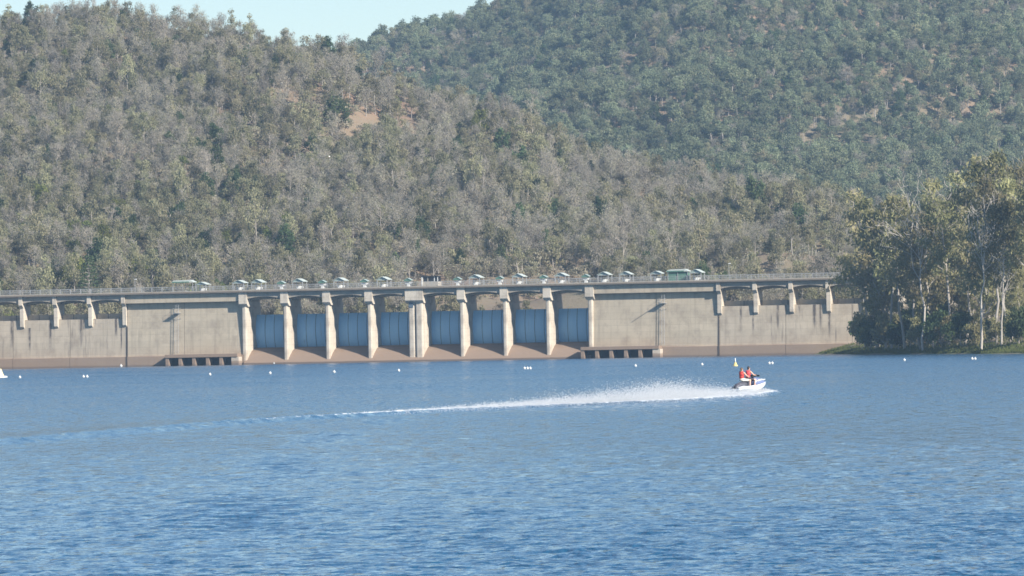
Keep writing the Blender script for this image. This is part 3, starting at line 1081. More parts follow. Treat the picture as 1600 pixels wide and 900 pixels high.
def grow(seed, H, spread, n_limb, trunk_r, low=0.35, twig=3, lean=0.0, fork=False, limb_up=0.9, wob=0.035):
    """skeleton of a tree: list of (points, radii) and the tip points that carry foliage"""
    r = np.random.default_rng(seed)
    segs, tips = [], []
    n = 7
    top = H * (0.62 if fork else 0.86)
    p = np.zeros(3)
    ld = r.uniform(0, 6.28)
    tr = [p.copy()]
    for i in range(n):
        w = r.normal(0, wob, 3) * H / n * 2
        w[2] = 0
        p = p + np.array([math.cos(ld) * lean, math.sin(ld) * lean, 1.0]) * top / n + w
        tr.append(p.copy())
    rad = [trunk_r * (1 - 0.72 * i / n) for i in range(n + 1)]
    segs.append((tr, rad))
    tr = np.array(tr)
    for k in range(n_limb):
        t = low + (1 - low) * (k + r.uniform(0.2, 0.9)) / n_limb
        if fork and k < 3:
            t = r.uniform(0.8, 1.0)
        t = min(t, 1.0)
        base = np.array([np.interp(t * n, range(n + 1), tr[:, j]) for j in range(3)])
        az = k * 2.4 + r.uniform(-0.6, 0.6)
        ln = spread * (1.15 - 0.55 * t) * r.uniform(0.7, 1.2)
        if fork:
            ln = H * 0.36 * r.uniform(0.7, 1.15)
        up = limb_up * (0.45 + 0.9 * t) * r.uniform(0.7, 1.3)
        d = np.array([math.cos(az), math.sin(az), up])
        d /= np.linalg.norm(d)
        pts = [base]
        q = base.copy()
        m = 4
        for j in range(m):
            d = d + r.normal(0, 0.16, 3) + np.array([0, 0, 0.10])
            d /= np.linalg.norm(d)
            q = q + d * ln / m
            pts.append(q.copy())
        r0 = trunk_r * (1 - 0.7 * t) * 0.62
        segs.append((pts, [r0 * (1 - 0.75 * j / m) for j in range(m + 1)]))
        tips.append((pts[-1], ln))
        for s in range(twig):
            j = r.integers(1, m + 1)
            b = pts[j] if j < m else pts[m - 1]
            dd = d + r.normal(0, 0.65, 3)
            dd[2] = abs(dd[2]) * 0.8 + 0.1
            dd /= np.linalg.norm(dd)
            l2 = ln * r.uniform(0.3, 0.55)
            mid = b + dd * l2 * 0.5 + r.normal(0, 0.05, 3) * l2
            e = b + dd * l2 + r.normal(0, 0.08, 3) * l2
            segs.append(([b, mid, e], [r0 * 0.36, r0 * 0.25, r0 * 0.10]))
            tips.append((e, l2))
    return segs, tips


def wood_mesh(segs, name, mat, n=5, minr=0.0):
    b = MB()
    for pts, rad in segs:
        b.tube(pts, [max(x, minr) for x in rad], n if rad[0] > 0.05 else 3, cap=False)
    m = b.mesh(name, mat, True, fix=False)
    return m


def twigs(segs, tips, seed, per, ln, rad):
    r = np.random.default_rng(seed)
    out = list(segs)
    for p, l in tips:
        for _ in range(per):
            d = rand_unit(r)
            d[2] = abs(d[2]) * 1.2 + 0.15
            d /= np.linalg.norm(d)
            b = p + r.normal(0, 0.25, 3) * l * 0.35
            e = b + d * ln * r.uniform(0.5, 1.2)
            out.append(([b, (b + e) / 2 + r.normal(0, 0.05, 3) * ln, e], [rad, rad * 0.7, rad * 0.3]))
    return out


def leaf_arrays(tips, seed, per, clump, size, droop=0.0, flat=0.75):
    """leaf sprays: small two-triangle blades scattered in clumps round the twig ends"""
    r = np.random.default_rng(seed)
    C = []
    for p, l in tips:
        k = max(3, int(per * r.uniform(0.5, 1.4)))
        off = r.normal(0, 1, (k, 3))
        off /= np.maximum(np.linalg.norm(off, axis=1)[:, None], 1e-6)
        off *= (r.uniform(0.15, 1.0, (k, 1)) ** 0.6) * clump * r.uniform(0.7, 1.3)
        off[:, 2] *= flat
        C.append(np.asarray(p) + off - np.array([0, 0, droop * clump]))
    C = np.concatenate(C)
    N = len(C)
    a = r.normal(0, 1, (N, 3))
    if droop:
        a[:, 2] -= 1.2
    a /= np.linalg.norm(a, axis=1)[:, None]
    b = np.cross(a, r.normal(0, 1, (N, 3)))
    b /= np.linalg.norm(b, axis=1)[:, None]
    s = size * r.uniform(0.55, 1.35, (N, 1))
    V = np.stack([C - a * s, C + b * s * 0.48, C + a * s, C - b * s * 0.48], 1)
    return V, r.uniform(0, 1, N)


def leaf_mesh(name, V, tint, mat):
    N = len(V)
    m = bpy.data.meshes.new(name)
    m.vertices.add(N * 4)
    m.vertices.foreach_set('co', V.reshape(-1))
    m.loops.add(N * 4)
    m.loops.foreach_set('vertex_index', np.arange(N * 4, dtype=np.int32))
    m.polygons.add(N)
    m.polygons.foreach_set('loop_start', np.arange(0, N * 4, 4, dtype=np.int32))
    m.update(calc_edges=True)
    m.attributes.new('tint', 'FLOAT', 'FACE').data.foreach_set('value', tint.astype(np.float32))
    m.materials.append(mat)
    return m


def joined(name, wood, leaf):
    bm = bmesh.new()
    lay = bm.faces.layers.float.new('tint')
    bm.from_mesh(wood)
    nw = len(bm.faces)
    if leaf is not None:
        bm.from_mesh(leaf)
    bm.faces.ensure_lookup_table()
    for i in range(nw, len(bm.faces)):
        bm.faces[i].material_index = 1
    m = bpy.data.meshes.new(name)
    bm.to_mesh(m)
    bm.free()
    m.materials.append(wood.materials[0])
    m.materials.append(leaf.materials[0] if leaf is not None else wood.materials[0])
    return m


# kinds of hillside tree: (wood mesh, crown mesh, kind)
KINDS = []
for s in range(4):        # green gums of the near hill
    sg, tp = grow(100 + s, 9.5, 3.3, 8, 0.20, low=0.40, twig=4)
    V, t = leaf_arrays(tp, 200 + s, 26, 1.15, 0.25, 0.25)
    KINDS.append((wood_mesh(sg, 'trunk', M['bark_grey']), leaf_mesh('crown', V, t, M['leaf_hill']), 'green'))
for s in range(4):        # leafless grey-brown vine scrub
    sg, tp = grow(120 + s, 8.5, 3.2, 9, 0.17, low=0.25, twig=5)
    sg2 = twigs(sg, tp, 320 + s, 4, 1.5, 0.028)
    V, t = leaf_arrays(tp, 220 + s, 14, 1.3, 0.20, 0.0, 0.9)
    KINDS.append((wood_mesh(sg2, 'trunk', M['bark_grey']), leaf_mesh('crown', V, t, M['leaf_dry']), 'dry'))
for s in range(2):        # dense dark evergreens
    sg, tp = grow(140 + s, 8.0, 3.0, 10, 0.2, low=0.18, twig=5)
    V, t = leaf_arrays(tp, 240 + s, 26, 1.0, 0.32, 0.0)
    KINDS.append((wood_mesh(sg, 'trunk', M['bark_grey']), leaf_mesh('crown', V, t, M['leaf_dark']), 'dark'))
for s in range(3):        # far mountain gums, rounder crowns
    sg, tp = grow(160 + s, 10.0, 3.9, 8, 0.22, low=0.42, twig=4)
    V, t = leaf_arrays(tp, 260 + s, 30, 1.45, 0.36, 0.1, 0.8)
    KINDS.append((wood_mesh(sg, 'trunk', M['bark_grey']), leaf_mesh('crown', V, t, M['leaf_far']), 'far'))
for s in range(2):        # pale bare trees
    sg, tp = grow(180 + s, 10.5, 3.0, 7, 0.20, low=0.45, twig=4, limb_up=1.3)
    sg2 = twigs(sg, tp, 380 + s, 3, 1.3, 0.03)
    V, t = leaf_arrays(tp, 280 + s, 3, 0.9, 0.2)
    KINDS.append((wood_mesh(sg2, 'trunk', M['bark_pale'], minr=0.03), leaf_mesh('crown', V, t, M['leaf_dry']), 'bare'))
for s in range(2):        # fresh green low trees
    sg, tp = grow(190 + s, 6.5, 3.0, 9, 0.16, low=0.2, twig=4)
    V, t = leaf_arrays(tp, 290 + s, 24, 1.0, 0.28)
    KINDS.append((wood_mesh(sg, 'trunk', M['bark_grey']), leaf_mesh('crown', V, t, M['leaf_fresh']), 'fresh'))
for s in range(3):        # knee-high to head-high scrub between the trees
    sg, tp = grow(790 + s, 2.6, 1.9, 8, 0.07, low=0.05, twig=4)
    V, t = leaf_arrays(tp, 795 + s, 9, 0.7, 0.24, 0.0, 0.8)
    KINDS.append((wood_mesh(sg, 'trunk', M['bark_grey']), leaf_mesh('crown', V, t, [M['leaf_dry'], M['leaf_hill'], M['leaf_far']][s]), 'scrub'))
BY = {}
for i, k in enumerate(KINDS):
    BY.setdefault(k[2], []).append(i)

WORDS = {
    'green': ('gum_tree', 'olive green gum tree on the hillside close behind the dam', 'green gum trees close behind the dam'),
    'dry': ('scrub_tree', 'leafless grey brown scrub tree on the hillside close behind the dam', 'leafless scrub trees close behind the dam'),
    'dark': ('evergreen_tree', 'dense dark green tree on the hillside close behind the dam', 'dark evergreens close behind the dam'),
    'bare': ('bare_tree', 'pale bare-limbed tree on the hillside close behind the dam', 'pale bare trees close behind the dam'),
    'fresh': ('leafy_tree', 'low fresh green tree on the hillside close behind the dam', 'fresh green trees close behind the dam'),
    'far': ('gum_tree', 'round-crowned green gum on the far mountain', 'gums on the far mountain'),
}


def place_tree(kind_i, x, y, z, s, sz, rz, name, label, group, cat='tree'):
    e = empty(name, (x, y, z), rz)
    e.scale = (s, s, sz)
    tag(e, label, cat, group)
    wood, leaf, _ = KINDS[kind_i]
    link('trunk', wood, e)
    link('crown', leaf, e)
    return e


def hillside():
    r = np.random.default_rng(33)
    pts = []
    # near hill
    cell = 4.7
    for y in np.arange(1478, 2090, cell):
        half = y * 0.106
        xs = np.arange(-half, half, cell)
        x = xs + r.uniform(-0.48, 0.48, len(xs)) * cell
        yy = y + r.uniform(-0.48, 0.48, len(xs)) * cell
        pts.append(np.stack([x, yy], 1))
    P = np.concatenate(pts)
    v = (P[:, 0] - P0[0]) * WV[0] + (P[:, 1] - P0[1]) * WV[1]
    P = P[v > 26]
    yr = np.interp(P[:, 0], _nr[:, 0], _nr[:, 1])
    P = P[P[:, 1] < yr + 25]
    z = terrain(P[:, 0], P[:, 1])
    px, py = project(np.stack([P[:, 0], P[:, 1], z], 1))
    keep = np.ones(len(P), bool)
    u = r.uniform(0, 1, len(P))

    def clear(x0, x1, y0, y1, dens):
        m = (px > x0) & (px < x1) & (py > y0) & (py < y1)
        keep[m & (u > dens)] = False
    clear(630, 950, 442, 520, 0.0)
    clear(700, 930, 428, 443, 0.15)
    clear(1170, 1300, 398, 430, 0.06)
    clear(1100, 1340, 425, 480, 0.20)
    clear(380, 470, 426, 447, 0.15)
    clear(494, 556, 200, 246, 0.1)       # open ground in front of the lone dark tree
    clear(560, 622, 116, 150, 0.2)
    keep[(px > 112) & (px < 166) & (P[:, 1] < 1550)] = False      # and in front of the pine
    gap = smooth_noise(P[:, 0], P[:, 1], 60, 44)
    slope = (px > 400) & (px < 680) & (py > 110) & (py < 290)
    keep[slope & (gap + 0.5 > 0.35) & (u > 0.36)] = False
    keep[(~slope) & (gap > 1.1) & (u > 0.45)] = False
    P, z, px, py = P[keep], z[keep], px[keep], py[keep]
    n = len(P)
    u = r.uniform(0, 1, n)
    mix = smooth_noise(P[:, 0], P[:, 1], 90, 45)
    low_left = (px < 420) & (py > 300)
    p_dry = np.clip(0.58 + 0.30 * mix, 0.10, 0.92)
    p_dry = np.where(low_left, p_dry * 0.55, p_dry)
    p_dry = np.where((px > 850) & (py < 420), np.clip(p_dry + 0.05, 0, 0.8), p_dry)
    kinds = np.where(u < p_dry, 'dry', 'green')
    w = r.uniform(0, 1, n)
    kinds = np.where(w < 0.05, 'dark', kinds)
    kinds = np.where((w > 0.07) & (w < 0.11), 'bare', kinds)
    kinds = np.where((w > 0.13) & (w < np.where(low_left, 0.21, 0.145)), 'fresh', kinds)
    near = (P, z, px, py, kinds)
    # far mountain
    pts = []
    cell = 5.1
    for y in np.arange(2090, 3130, cell):
        xs = np.arange(-0.045 * y, 0.106 * y, cell)
        pts.append(np.stack([xs + r.uniform(-0.5, 0.5, len(xs)) * cell, y + r.uniform(-0.5, 0.5, len(xs)) * cell], 1))
    F = np.concatenate(pts)
    g = smooth_noise(F[:, 0], F[:, 1], 70, 51) + 0.8 * smooth_noise(F[:, 0], F[:, 1], 26, 52)
    F = F[(g < 1.7) | (r.uniform(0, 1, len(F)) < 0.3)]
    zf = terrain(F[:, 0], F[:, 1])
    fx, fy = project(np.stack([F[:, 0], F[:, 1], zf], 1))
    ok = fy > -40
    F, zf = F[ok], zf[ok]
    w = r.uniform(0, 1, len(F))
    kf = np.where(w < 0.07, 'dark', np.where(w < 0.20, 'dry', np.where(w < 0.36, 'green', 'far')))
    return near, (F, zf, kf)


near, far = hillside()
NP_, NZ, NPX, NPY, NK = near
r = np.random.default_rng(61)
n = len(NP_)
n_kind = np.array([r.choice(BY[k]) for k in NK])
n_s = (0.46 + 0.66 * r.beta(1.5, 2.0, n)) * np.where(NK == 'dark', r.uniform(0.7, 1.1, n), 1.0)
n_sz = n_s * r.uniform(0.9, 1.4, n)
n_rz = r.uniform(0, 6.28, n)
# the nearest trees in view stand as trees of their own, the rest as one wood
vis = (NPX > -10) & (NPX < 1335) & (NPY < 452 - 0.0226 * (NPX - 650) + 20) & (NPY > -40)
order = np.where(vis)[0][np.argsort(NP_[vis, 1] + (NP_[vis, 0] - P0[0]) * math.tan(TH))]
solo = order[:290]
for i in solo:
    nm, lb, gr = WORDS[NK[i]]
    place_tree(n_kind[i], NP_[i, 0], NP_[i, 1], NZ[i] - 0.25, n_s[i], n_sz[i], n_rz[i], nm, lb, gr)
mask = np.ones(n, bool)
mask[solo] = False

FP, FZ, FK = far
f_kind = np.array([r.choice(BY[k]) for k in FK])
f_s = 0.5 + 0.85 * r.beta(1.6, 2.2, len(FP))
allP = np.concatenate([np.stack([NP_[mask, 0], NP_[mask, 1], NZ[mask] - 0.25], 1), np.stack([FP[:, 0], FP[:, 1], FZ - 0.25], 1)])
allK = np.concatenate([n_kind[mask], f_kind]).astype(np.int32)
allS = np.concatenate([np.stack([n_s[mask], n_s[mask], n_sz[mask]], 1), np.stack([f_s, f_s, f_s * r.uniform(0.75, 1.0, len(FP))], 1)])
# scrub filling the ground between the trees
ux, uy = [], []
for y in np.arange(1490, 2085, 3.6):
    q = np.arange(-y * 0.1, y * 0.1, 3.6)
    ux.append(q + r.uniform(-1.8, 1.8, len(q)))
    uy.append(y + r.uniform(-1.8, 1.8, len(q)))
for y in np.arange(2090, 3120, 7.0):
    q = np.arange(-y * 0.045, y * 0.1, 5.0)
    ux.append(q + r.uniform(-2.5, 2.5, len(q)))
    uy.append(y + r.uniform(-3, 3, len(q)))
ux, uy = np.concatenate(ux), np.concatenate(uy)
uz = terrain(ux, uy)
upx, upy = project(np.stack([ux, uy, uz], 1))
uv = (ux - P0[0]) * WV[0] + (uy - P0[1]) * WV[1]
bare_patch = ((upx > 630) & (upx < 950) & (upy > 436)) | ((upx > 1170) & (upx < 1300) & (upy > 398) & (upy < 432))
ok = (uv > 24) & (r.uniform(0, 1, len(ux)) > np.where(bare_patch, 0.93, 0.22)) & (smooth_noise(ux, uy, 24, 71) < np.where((upx > 400) & (upx < 700) & (upy > 110) & (upy < 300), 0.3, 1.1)) & (upy > -30)
ux, uy, uz = ux[ok], uy[ok], uz[ok]
us = r.uniform(0.6, 1.5, len(ux))
uk = np.where(uy > 2085, BY['scrub'][2], np.where(r.uniform(0, 1, len(ux)) < 0.6, BY['scrub'][0], BY['scrub'][1])).astype(np.int32)
allP = np.concatenate([allP, np.stack([ux, uy, uz - 0.1], 1)])
allK = np.concatenate([allK, uk]).astype(np.int32)
allS = np.concatenate([allS, np.stack([us, us, us * r.uniform(0.7, 1.2, len(ux))], 1)])
allR = np.zeros((len(allP), 3))
allR[:, 2] = r.uniform(0, 6.28, len(allP))

proto_col = bpy.data.collections.new('forest_kinds')
for i, (wd, lf, k) in enumerate(KINDS):
    o = bpy.data.objects.new('forest_kind_%02d' % i, joined('forest_tree', wd, lf))
    proto_col.objects.link(o)


def scatter_object(name, P, K, S, Rr, col):
    m = bpy.data.meshes.new(name)
    m.vertices.add(len(P))
    m.vertices.foreach_set('co', P.astype(np.float32).ravel())
    m.attributes.new('idx', 'INT', 'POINT').data.foreach_set('value', K)
    m.attributes.new('scl', 'FLOAT_VECTOR', 'POINT').data.foreach_set('vector', S.astype(np.float32).ravel())
    m.attributes.new('rot', 'FLOAT_VECTOR', 'POINT').data.foreach_set('vector', Rr.astype(np.float32).ravel())
    o = link(name, m)
    ng = bpy.data.node_groups.new(name + '_nodes', 'GeometryNodeTree')
    ng.interface.new_socket('Geometry', in_out='INPUT', socket_type='NodeSocketGeometry')
    ng.interface.new_socket('Geometry', in_out='OUTPUT', socket_type='NodeSocketGeometry')
    ns, ls = ng.nodes, ng.links
    gi, go = ns.new('NodeGroupInput'), ns.new('NodeGroupOutput')
    ci = ns.new('GeometryNodeCollectionInfo')
    ci.inputs['Collection'].default_value = col
    ci.inputs['Separate Children'].default_value = True
    ci.inputs['Reset Children'].default_value = True
    ip = ns.new('GeometryNodeInstanceOnPoints')
    ip.inputs['Pick Instance'].default_value = True
    mp = ns.new('GeometryNodeMeshToPoints')
    ls.new(gi.outputs[0], mp.inputs[0])
    ls.new(mp.outputs[0], ip.inputs['Points'])
    ls.new(ci.outputs[0], ip.inputs['Instance'])

    def attr(nm, t):
        a = ns.new('GeometryNodeInputNamedAttribute')
        a.data_type = t
        a.inputs['Name'].default_value = nm
        return a.outputs[0]
    ls.new(attr('idx', 'INT'), ip.inputs['Instance Index'])
    er = ns.new('FunctionNodeEulerToRotation')
    ls.new(attr('rot', 'FLOAT_VECTOR'), er.inputs[0])
    ls.new(er.outputs[0], ip.inputs['Rotation'])
    ls.new(attr('scl', 'FLOAT_VECTOR'), ip.inputs['Scale'])
    ls.new(ip.outputs[0], go.inputs[0])
    md = o.modifiers.new('scatter', 'NODES')
    md.node_group = ng
    return o


forest = scatter_object('hillside_forest', allP, allK, allS, allR, proto_col)
tag(forest, 'dry grey and green woodland covering the hills behind the dam', 'forest', kind='stuff')
print('trees:', n, len(FP), 'tris', [len(k[1].polygons) for k in KINDS])


# notable single trees of the hillside
def single_at(px, py, Y, kind_i, s, sz, name, label):
    p = at_depth(px, py, Y)
    z = float(terrain(np.array([p[0]]), np.array([Y]))[0])
    return place_tree(kind_i, p[0], Y, z - 0.3, s, sz, 1.0, name, label, None)


def depth_for(px, py, lo, hi):
    """depth at which the sight line meets the hillside"""
    Ys = np.arange(lo, hi, 3.0)
    P = np.array([at_depth(px, py, y) for y in Ys])
    d = P[:, 2] - terrain(P[:, 0], P[:, 1])
    j = np.where(d < 0)[0]
    return float(Ys[j[0]]) if len(j) else hi


single_at(525, 207, depth_for(525, 207, 1520, 2100), BY['dark'][0], 1.5, 1.2, 'evergreen_tree', 'broad round dark green tree alone on the brown slope high above the dam')
single_at(590, 122, depth_for(590, 122, 1520, 2100), BY['dark'][1], 1.35, 1.1, 'evergreen_tree', 'dark green spreading tree standing just below the saddle of the ridge')

# the tall conifer behind the left part of the bridge
sg, tp = grow(900, 15, 1.0, 2, 0.25, low=0.9, twig=0)
b = MB()
b.tube([(0, 0, 0), (0.05, 0, 6), (0, 0.05, 13.5)], [0.24, 0.17, 0.05], 6, cap=False)
tips = []
rr = np.random.default_rng(5)
for k in range(13):
    z = 1.8 + k * 0.9
    ln = 2.7 * (1 - (k / 13.5) ** 1.5) + 0.35
    for j in range(6):
        a = j * 1.047 + k * 0.5 + rr.uniform(-0.2, 0.2)
        e = np.array([math.cos(a) * ln, math.sin(a) * ln, z + 0.25 * ln])
        b.tube([(0, 0, z), tuple(e)], [0.06, 0.02], 3, cap=False)
        tips += [(e, 0.6), (e * np.array([0.7, 0.7, 1]), 0.5)]
V, t = leaf_arrays(tips, 6, 16, 0.55, 0.24, 0.0, 0.7)
Yp = 1545.0
pp = at_depth(139, 450, Yp)
pine = empty('pine_tree', (pp[0], Yp, float(terrain(np.array([pp[0]]), np.array([Yp]))[0]) - 0.2))
tag(pine, 'dark layered pine tree standing behind the left end of the bridge', 'pine tree')
pine.scale = (1.0, 1.0, 1.08)
link('trunk', b.mesh('trunk', M['bark_grey'], True, fix=False), pine)
link('crown', leaf_mesh('crown', V, t, M['leaf_dark']), pine)

# ------------------------------------------------------------------ wooded right bank
GUM = []
for s in range(7):
    Hh = [31, 33, 29, 34, 27, 30, 32][s]
    sg, tp = grow(400 + s, Hh, 5.6, 12, 0.29, low=[0.30, 0.42, 0.25, 0.38, 0.22, 0.33, 0.5][s], twig=6, lean=[0.05, 0.02, 0.10, 0.04, 0.03, 0.08, 0.06][s], limb_up=1.0, wob=0.045)
    sg = twigs(sg, tp, 450 + s, 2, 1.6, 0.035)
    V, t = leaf_arrays(tp, 500 + s, [40, 36, 46, 36, 48, 42, 32][s], 1.6, 0.38, 0.45, 0.8)
    GUM.append((wood_mesh(sg, 'trunk', M['bark_pale'] if s in (0, 3, 6) else M['bark_grey'], 7), leaf_mesh('crown', V, t, M['leaf_gum'])))
DEAD = []
for s in range(3):
    sg, tp = grow(600 + s, [31, 32, 22][s], 5.0, [7, 8, 4][s], [0.27, 0.25, 0.22][s], low=0.4, twig=4, lean=[0.0, 0.02, 0.10][s], fork=(s != 2), limb_up=1.6)
    sg = twigs(sg, tp, 650 + s, 3, 1.8, 0.045)
    DEAD.append(wood_mesh(sg, 'trunk', M['bark_dead'], 7, 0.04))
SHRUB = []
for s in range(3):
    sg, tp = grow(700 + s, 5.5, 3.2, 10, 0.14, low=0.1, twig=5)
    V, t = leaf_arrays(tp, 750 + s, 34, 0.95, 0.30, 0.1)
    SHRUB.append((wood_mesh(sg, 'trunk', M['bark_grey']), leaf_mesh('crown', V, t, M['leaf_dark'] if s == 1 else M['leaf_gum'])))


def bank_pos(px, Y):
    X = (px - 800) / FPX * Y
    return X, Y, float(terrain(np.array([X]), np.array([float(Y)]))[0])


def bank_tree(i, px, Y, s, rz, name, label, group, wood=None, leaf=None):
    x, y, z = bank_pos(px, Y)
    e = empty(name, (x, y, z - 0.3), rz)
    e.scale = (s, s, s)
    tag(e, label, 'tree' if 'shrub' not in name else 'shrub', group)
    link('trunk', wood or GUM[i][0], e)
    if leaf or wood is None:
        link('crown', leaf or GUM[i][1], e)
    return e


FRONT = [(0, 1364, 1378, 1.16), (2, 1370, 1356, 1.2), (4, 1382, 1340, 1.22), (1, 1392, 1324, 1.06), (3, 1412, 1306, 1.06),
         (5, 1436, 1300, 1.0), (2, 1458, 1294, 1.03), (6, 1482, 1284, 1.05), (0, 1506, 1272, 1.03), (4, 1538, 1262, 1.05),
         (1, 1556, 1256, 1.08), (5, 1578, 1240, 1.06), (3, 1602, 1226, 1.08)]
NTH = ['first', 'second', 'third', 'fourth', 'fifth', 'sixth', 'seventh', 'eighth', 'ninth', 'tenth', 'eleventh', 'twelfth', 'thirteenth', 'fourteenth',
       'fifteenth', 'sixteenth', 'seventeenth', 'eighteenth', 'nineteenth', 'twentieth', 'twenty-first', 'twenty-second', 'twenty-third', 'twenty-fourth']
for k, (i, px, Y, s) in enumerate(FRONT):
    bank_tree(i, px, Y, s * 1.02, k * 2.1 + 0.3, 'gum_tree', 'slender olive gum, %s from the dam in the front row of the right bank' % NTH[k], 'front row gums on the right bank')
BACK = [(6, 1424, 1352, 0.98), (4, 1446, 1345, 1.04), (0, 1470, 1338, 1.1), (2, 1494, 1332, 1.12), (5, 1518, 1325, 1.14), (3, 1545, 1318, 1.17),
        (1, 1568, 1310, 1.18), (4, 1590, 1300, 1.18), (2, 1614, 1290, 1.18), (4, 1482, 1362, 1.1), (0, 1528, 1356, 1.14), (6, 1572, 1348, 1.18), (3, 1404, 1360, 0.92), (5, 1600, 1340, 1.2)]
BACK.sort(key=lambda q: q[1])
for k, (i, px, Y, s) in enumerate(BACK):
    bank_tree(i, px, Y, s * 1.04, k * 1.7 + 1.0, 'gum_tree', 'tall gum, %s from the dam in the back row of the right bank' % NTH[k], 'back row gums on the right bank')
MID = [(4, 1356, 1385, 0.46), (2, 1364, 1362, 0.5), (4, 1370, 1350, 0.45), (0, 1384, 1345, 0.55), (4, 1400, 1330, 0.5), (2, 1420, 1322, 0.52), (4, 1432, 1316, 0.48), (2, 1450, 1312, 0.55),
       (4, 1466, 1306, 0.5), (0, 1478, 1310, 0.58), (2, 1496, 1298, 0.5), (4, 1512, 1294, 0.55), (2, 1530, 1290, 0.5), (4, 1548, 1284, 0.56), (0, 1562, 1280, 0.52), (4, 1580, 1268, 0.5),
       (2, 1596, 1262, 0.55), (4, 1612, 1255, 0.55), (2, 1440, 1335, 0.6), (4, 1505, 1320, 0.62), (2, 1555, 1305, 0.62), (4, 1590, 1290, 0.62)]
MID.sort(key=lambda q: q[1])
for k, (i, px, Y, s) in enumerate(MID):
    bank_tree(i, px, Y, s, k * 1.9, 'young_gum_tree', 'half-height leafy gum, %s from the dam, under the taller bank gums' % NTH[k], 'young gums under the bank trees')
bank_tree(0, 1531, 1236, 1.05, 0.9, 'dead_tree', 'tall bleached dead tree with white forked limbs on the right bank', None, wood=DEAD[0])
bank_tree(0, 1440, 1286, 1.12, 2.0, 'dead_tree', 'tall thin grey dead tree with twisting bare top among the bank gums', None, wood=DEAD[1])
bank_tree(0, 1563, 1230, 0.95, 3.4, 'dead_tree', 'short leaning bare trunk near the right edge of the bank', None, wood=DEAD[2])
SH = [(1, 1342, 1404, 0.9), (0, 1350, 1380, 1.25), (1, 1358, 1358, 1.1), (2, 1392, 1338, 1.0), (1, 1428, 1310, 1.2), (2, 1446, 1302, 1.45), (1, 1468, 1296, 1.35), (0, 1492, 1290, 1.0),
      (2, 1510, 1275, 0.9), (1, 1544, 1262, 0.85), (2, 1580, 1235, 1.0), (1, 1604, 1222, 1.1), (0, 1376, 1352, 0.9), (2, 1412, 1330, 1.1), (1, 1366, 1345, 1.0), (2, 1384, 1332, 1.2), (1, 1402, 1312, 1.0), (2, 1436, 1292, 1.1), (1, 1456, 1288, 1.2), (2, 1480, 1282, 1.0), (1, 1500, 1268, 1.1), (2, 1524, 1256, 0.9), (1, 1590, 1222, 1.1), (2, 1556, 1246, 0.8)]
SH.sort(key=lambda q: q[1])
for k, (i, px, Y, s) in enumerate(SH):
    lb = 'dark leafy shrub, %s from the dam, at the edge of the right bank' % NTH[k]
    bank_tree(0, px, Y, s, k * 1.3, 'bank_shrub', lb, 'shrubs along the right bank', wood=SHRUB[i][0], leaf=SHRUB[i][1])


def bank_grass():
    r = np.random.default_rng(77)
    n = 16000
    Y = r.uniform(1140, 1424, n)
    s = r.exponential(3.0, n) + 0.2
    X = shore_x(Y) + s
    z = terrain(X, Y)
    h = r.uniform(0.2, 0.55, n)
    a = r.uniform(0, 6.28, n)
    wv = 0.10 * r.uniform(0.6, 1.6, n)
    dx, dy = np.cos(a) * wv, np.sin(a) * wv
    lx, ly = r.normal(0, 0.2, n) * h, r.normal(0, 0.2, n) * h
    V = np.stack([np.stack([X - dx, Y - dy, z - 0.05], 1), np.stack([X + dx, Y + dy, z - 0.05], 1),
                  np.stack([X + lx + dx * 0.4, Y + ly + dy * 0.4, z + h], 1), np.stack([X + lx - dx * 0.4, Y + ly - dy * 0.4, z + h], 1)], 1)
    o = link('bank_grass', leaf_mesh('bank_grass', V, r.uniform(0, 1, n), M['leaf_fresh']))
    tag(o, 'rough green grass along the edge of the right bank', 'grass', kind='stuff')


bank_grass()

# ------------------------------------------------------------------ floats and markers
ball = MB()
prof = [(0.02, -0.24)] + [(0.22 * math.cos(t), 0.21 * math.sin(t)) for t in np.linspace(-1.35, 1.35, 9)] + [(0.03, 0.27), (0.03, 0.33)]
ball_mesh = ball.lathe(prof, 14).mesh('float', M['white'], True)
coll_mesh = MB().lathe([(0.222, -0.03), (0.235, 0.0), (0.222, 0.03)], 14).mesh('band', M['galv'], True)
FLOATS = [
    (31, 591, 'single white ball float nearest the left edge of the lake'),
    (130.5, 590, 'left ball of the white float pair below the left abutment wall'),
    (136, 590, 'right ball of the white float pair below the left abutment wall'),
    (328, 586.5, 'single white ball float in front of the left outlet intake'),
    (422, 584.5, 'single white ball float in front of the first gate'),
    (522, 582.5, 'single white ball float in front of the third gate'),
    (623, 580.5, 'single white ball float in front of the fourth gate'),
    (819.5, 577, 'left ball of the white float trio'),
    (824, 577, 'middle ball of the white float trio'),
    (828.5, 577, 'right ball of the white float trio'),
    (993, 573, 'single white ball float in front of the right outlet intake'),
    (1097, 571, 'single white ball float just left of the yellow cone marker'),
    (1202, 569, 'left ball of the white float pair right of the jet ski'),
    (1206.5, 569, 'right ball of the white float pair right of the jet ski'),
    (1413, 564, 'single white ball float in front of the wooded bank'),
    (1519, 562, 'left ball of the white float pair in front of the wooded bank'),
    (1523.5, 562, 'right ball of the white float pair in front of the wooded bank'),
]
for px, py, lb in FLOATS:
    p = on_water(px, py)
    e = link('ball_float', ball_mesh)
    e.location = (p[0], p[1], 0.12)
    e.rotation_euler = (0.15 * math.sin(px), 0.12 * math.cos(px), px)
    link('band', coll_mesh, e)
    tag(e, lb, 'float', 'white floats of the buoy line')
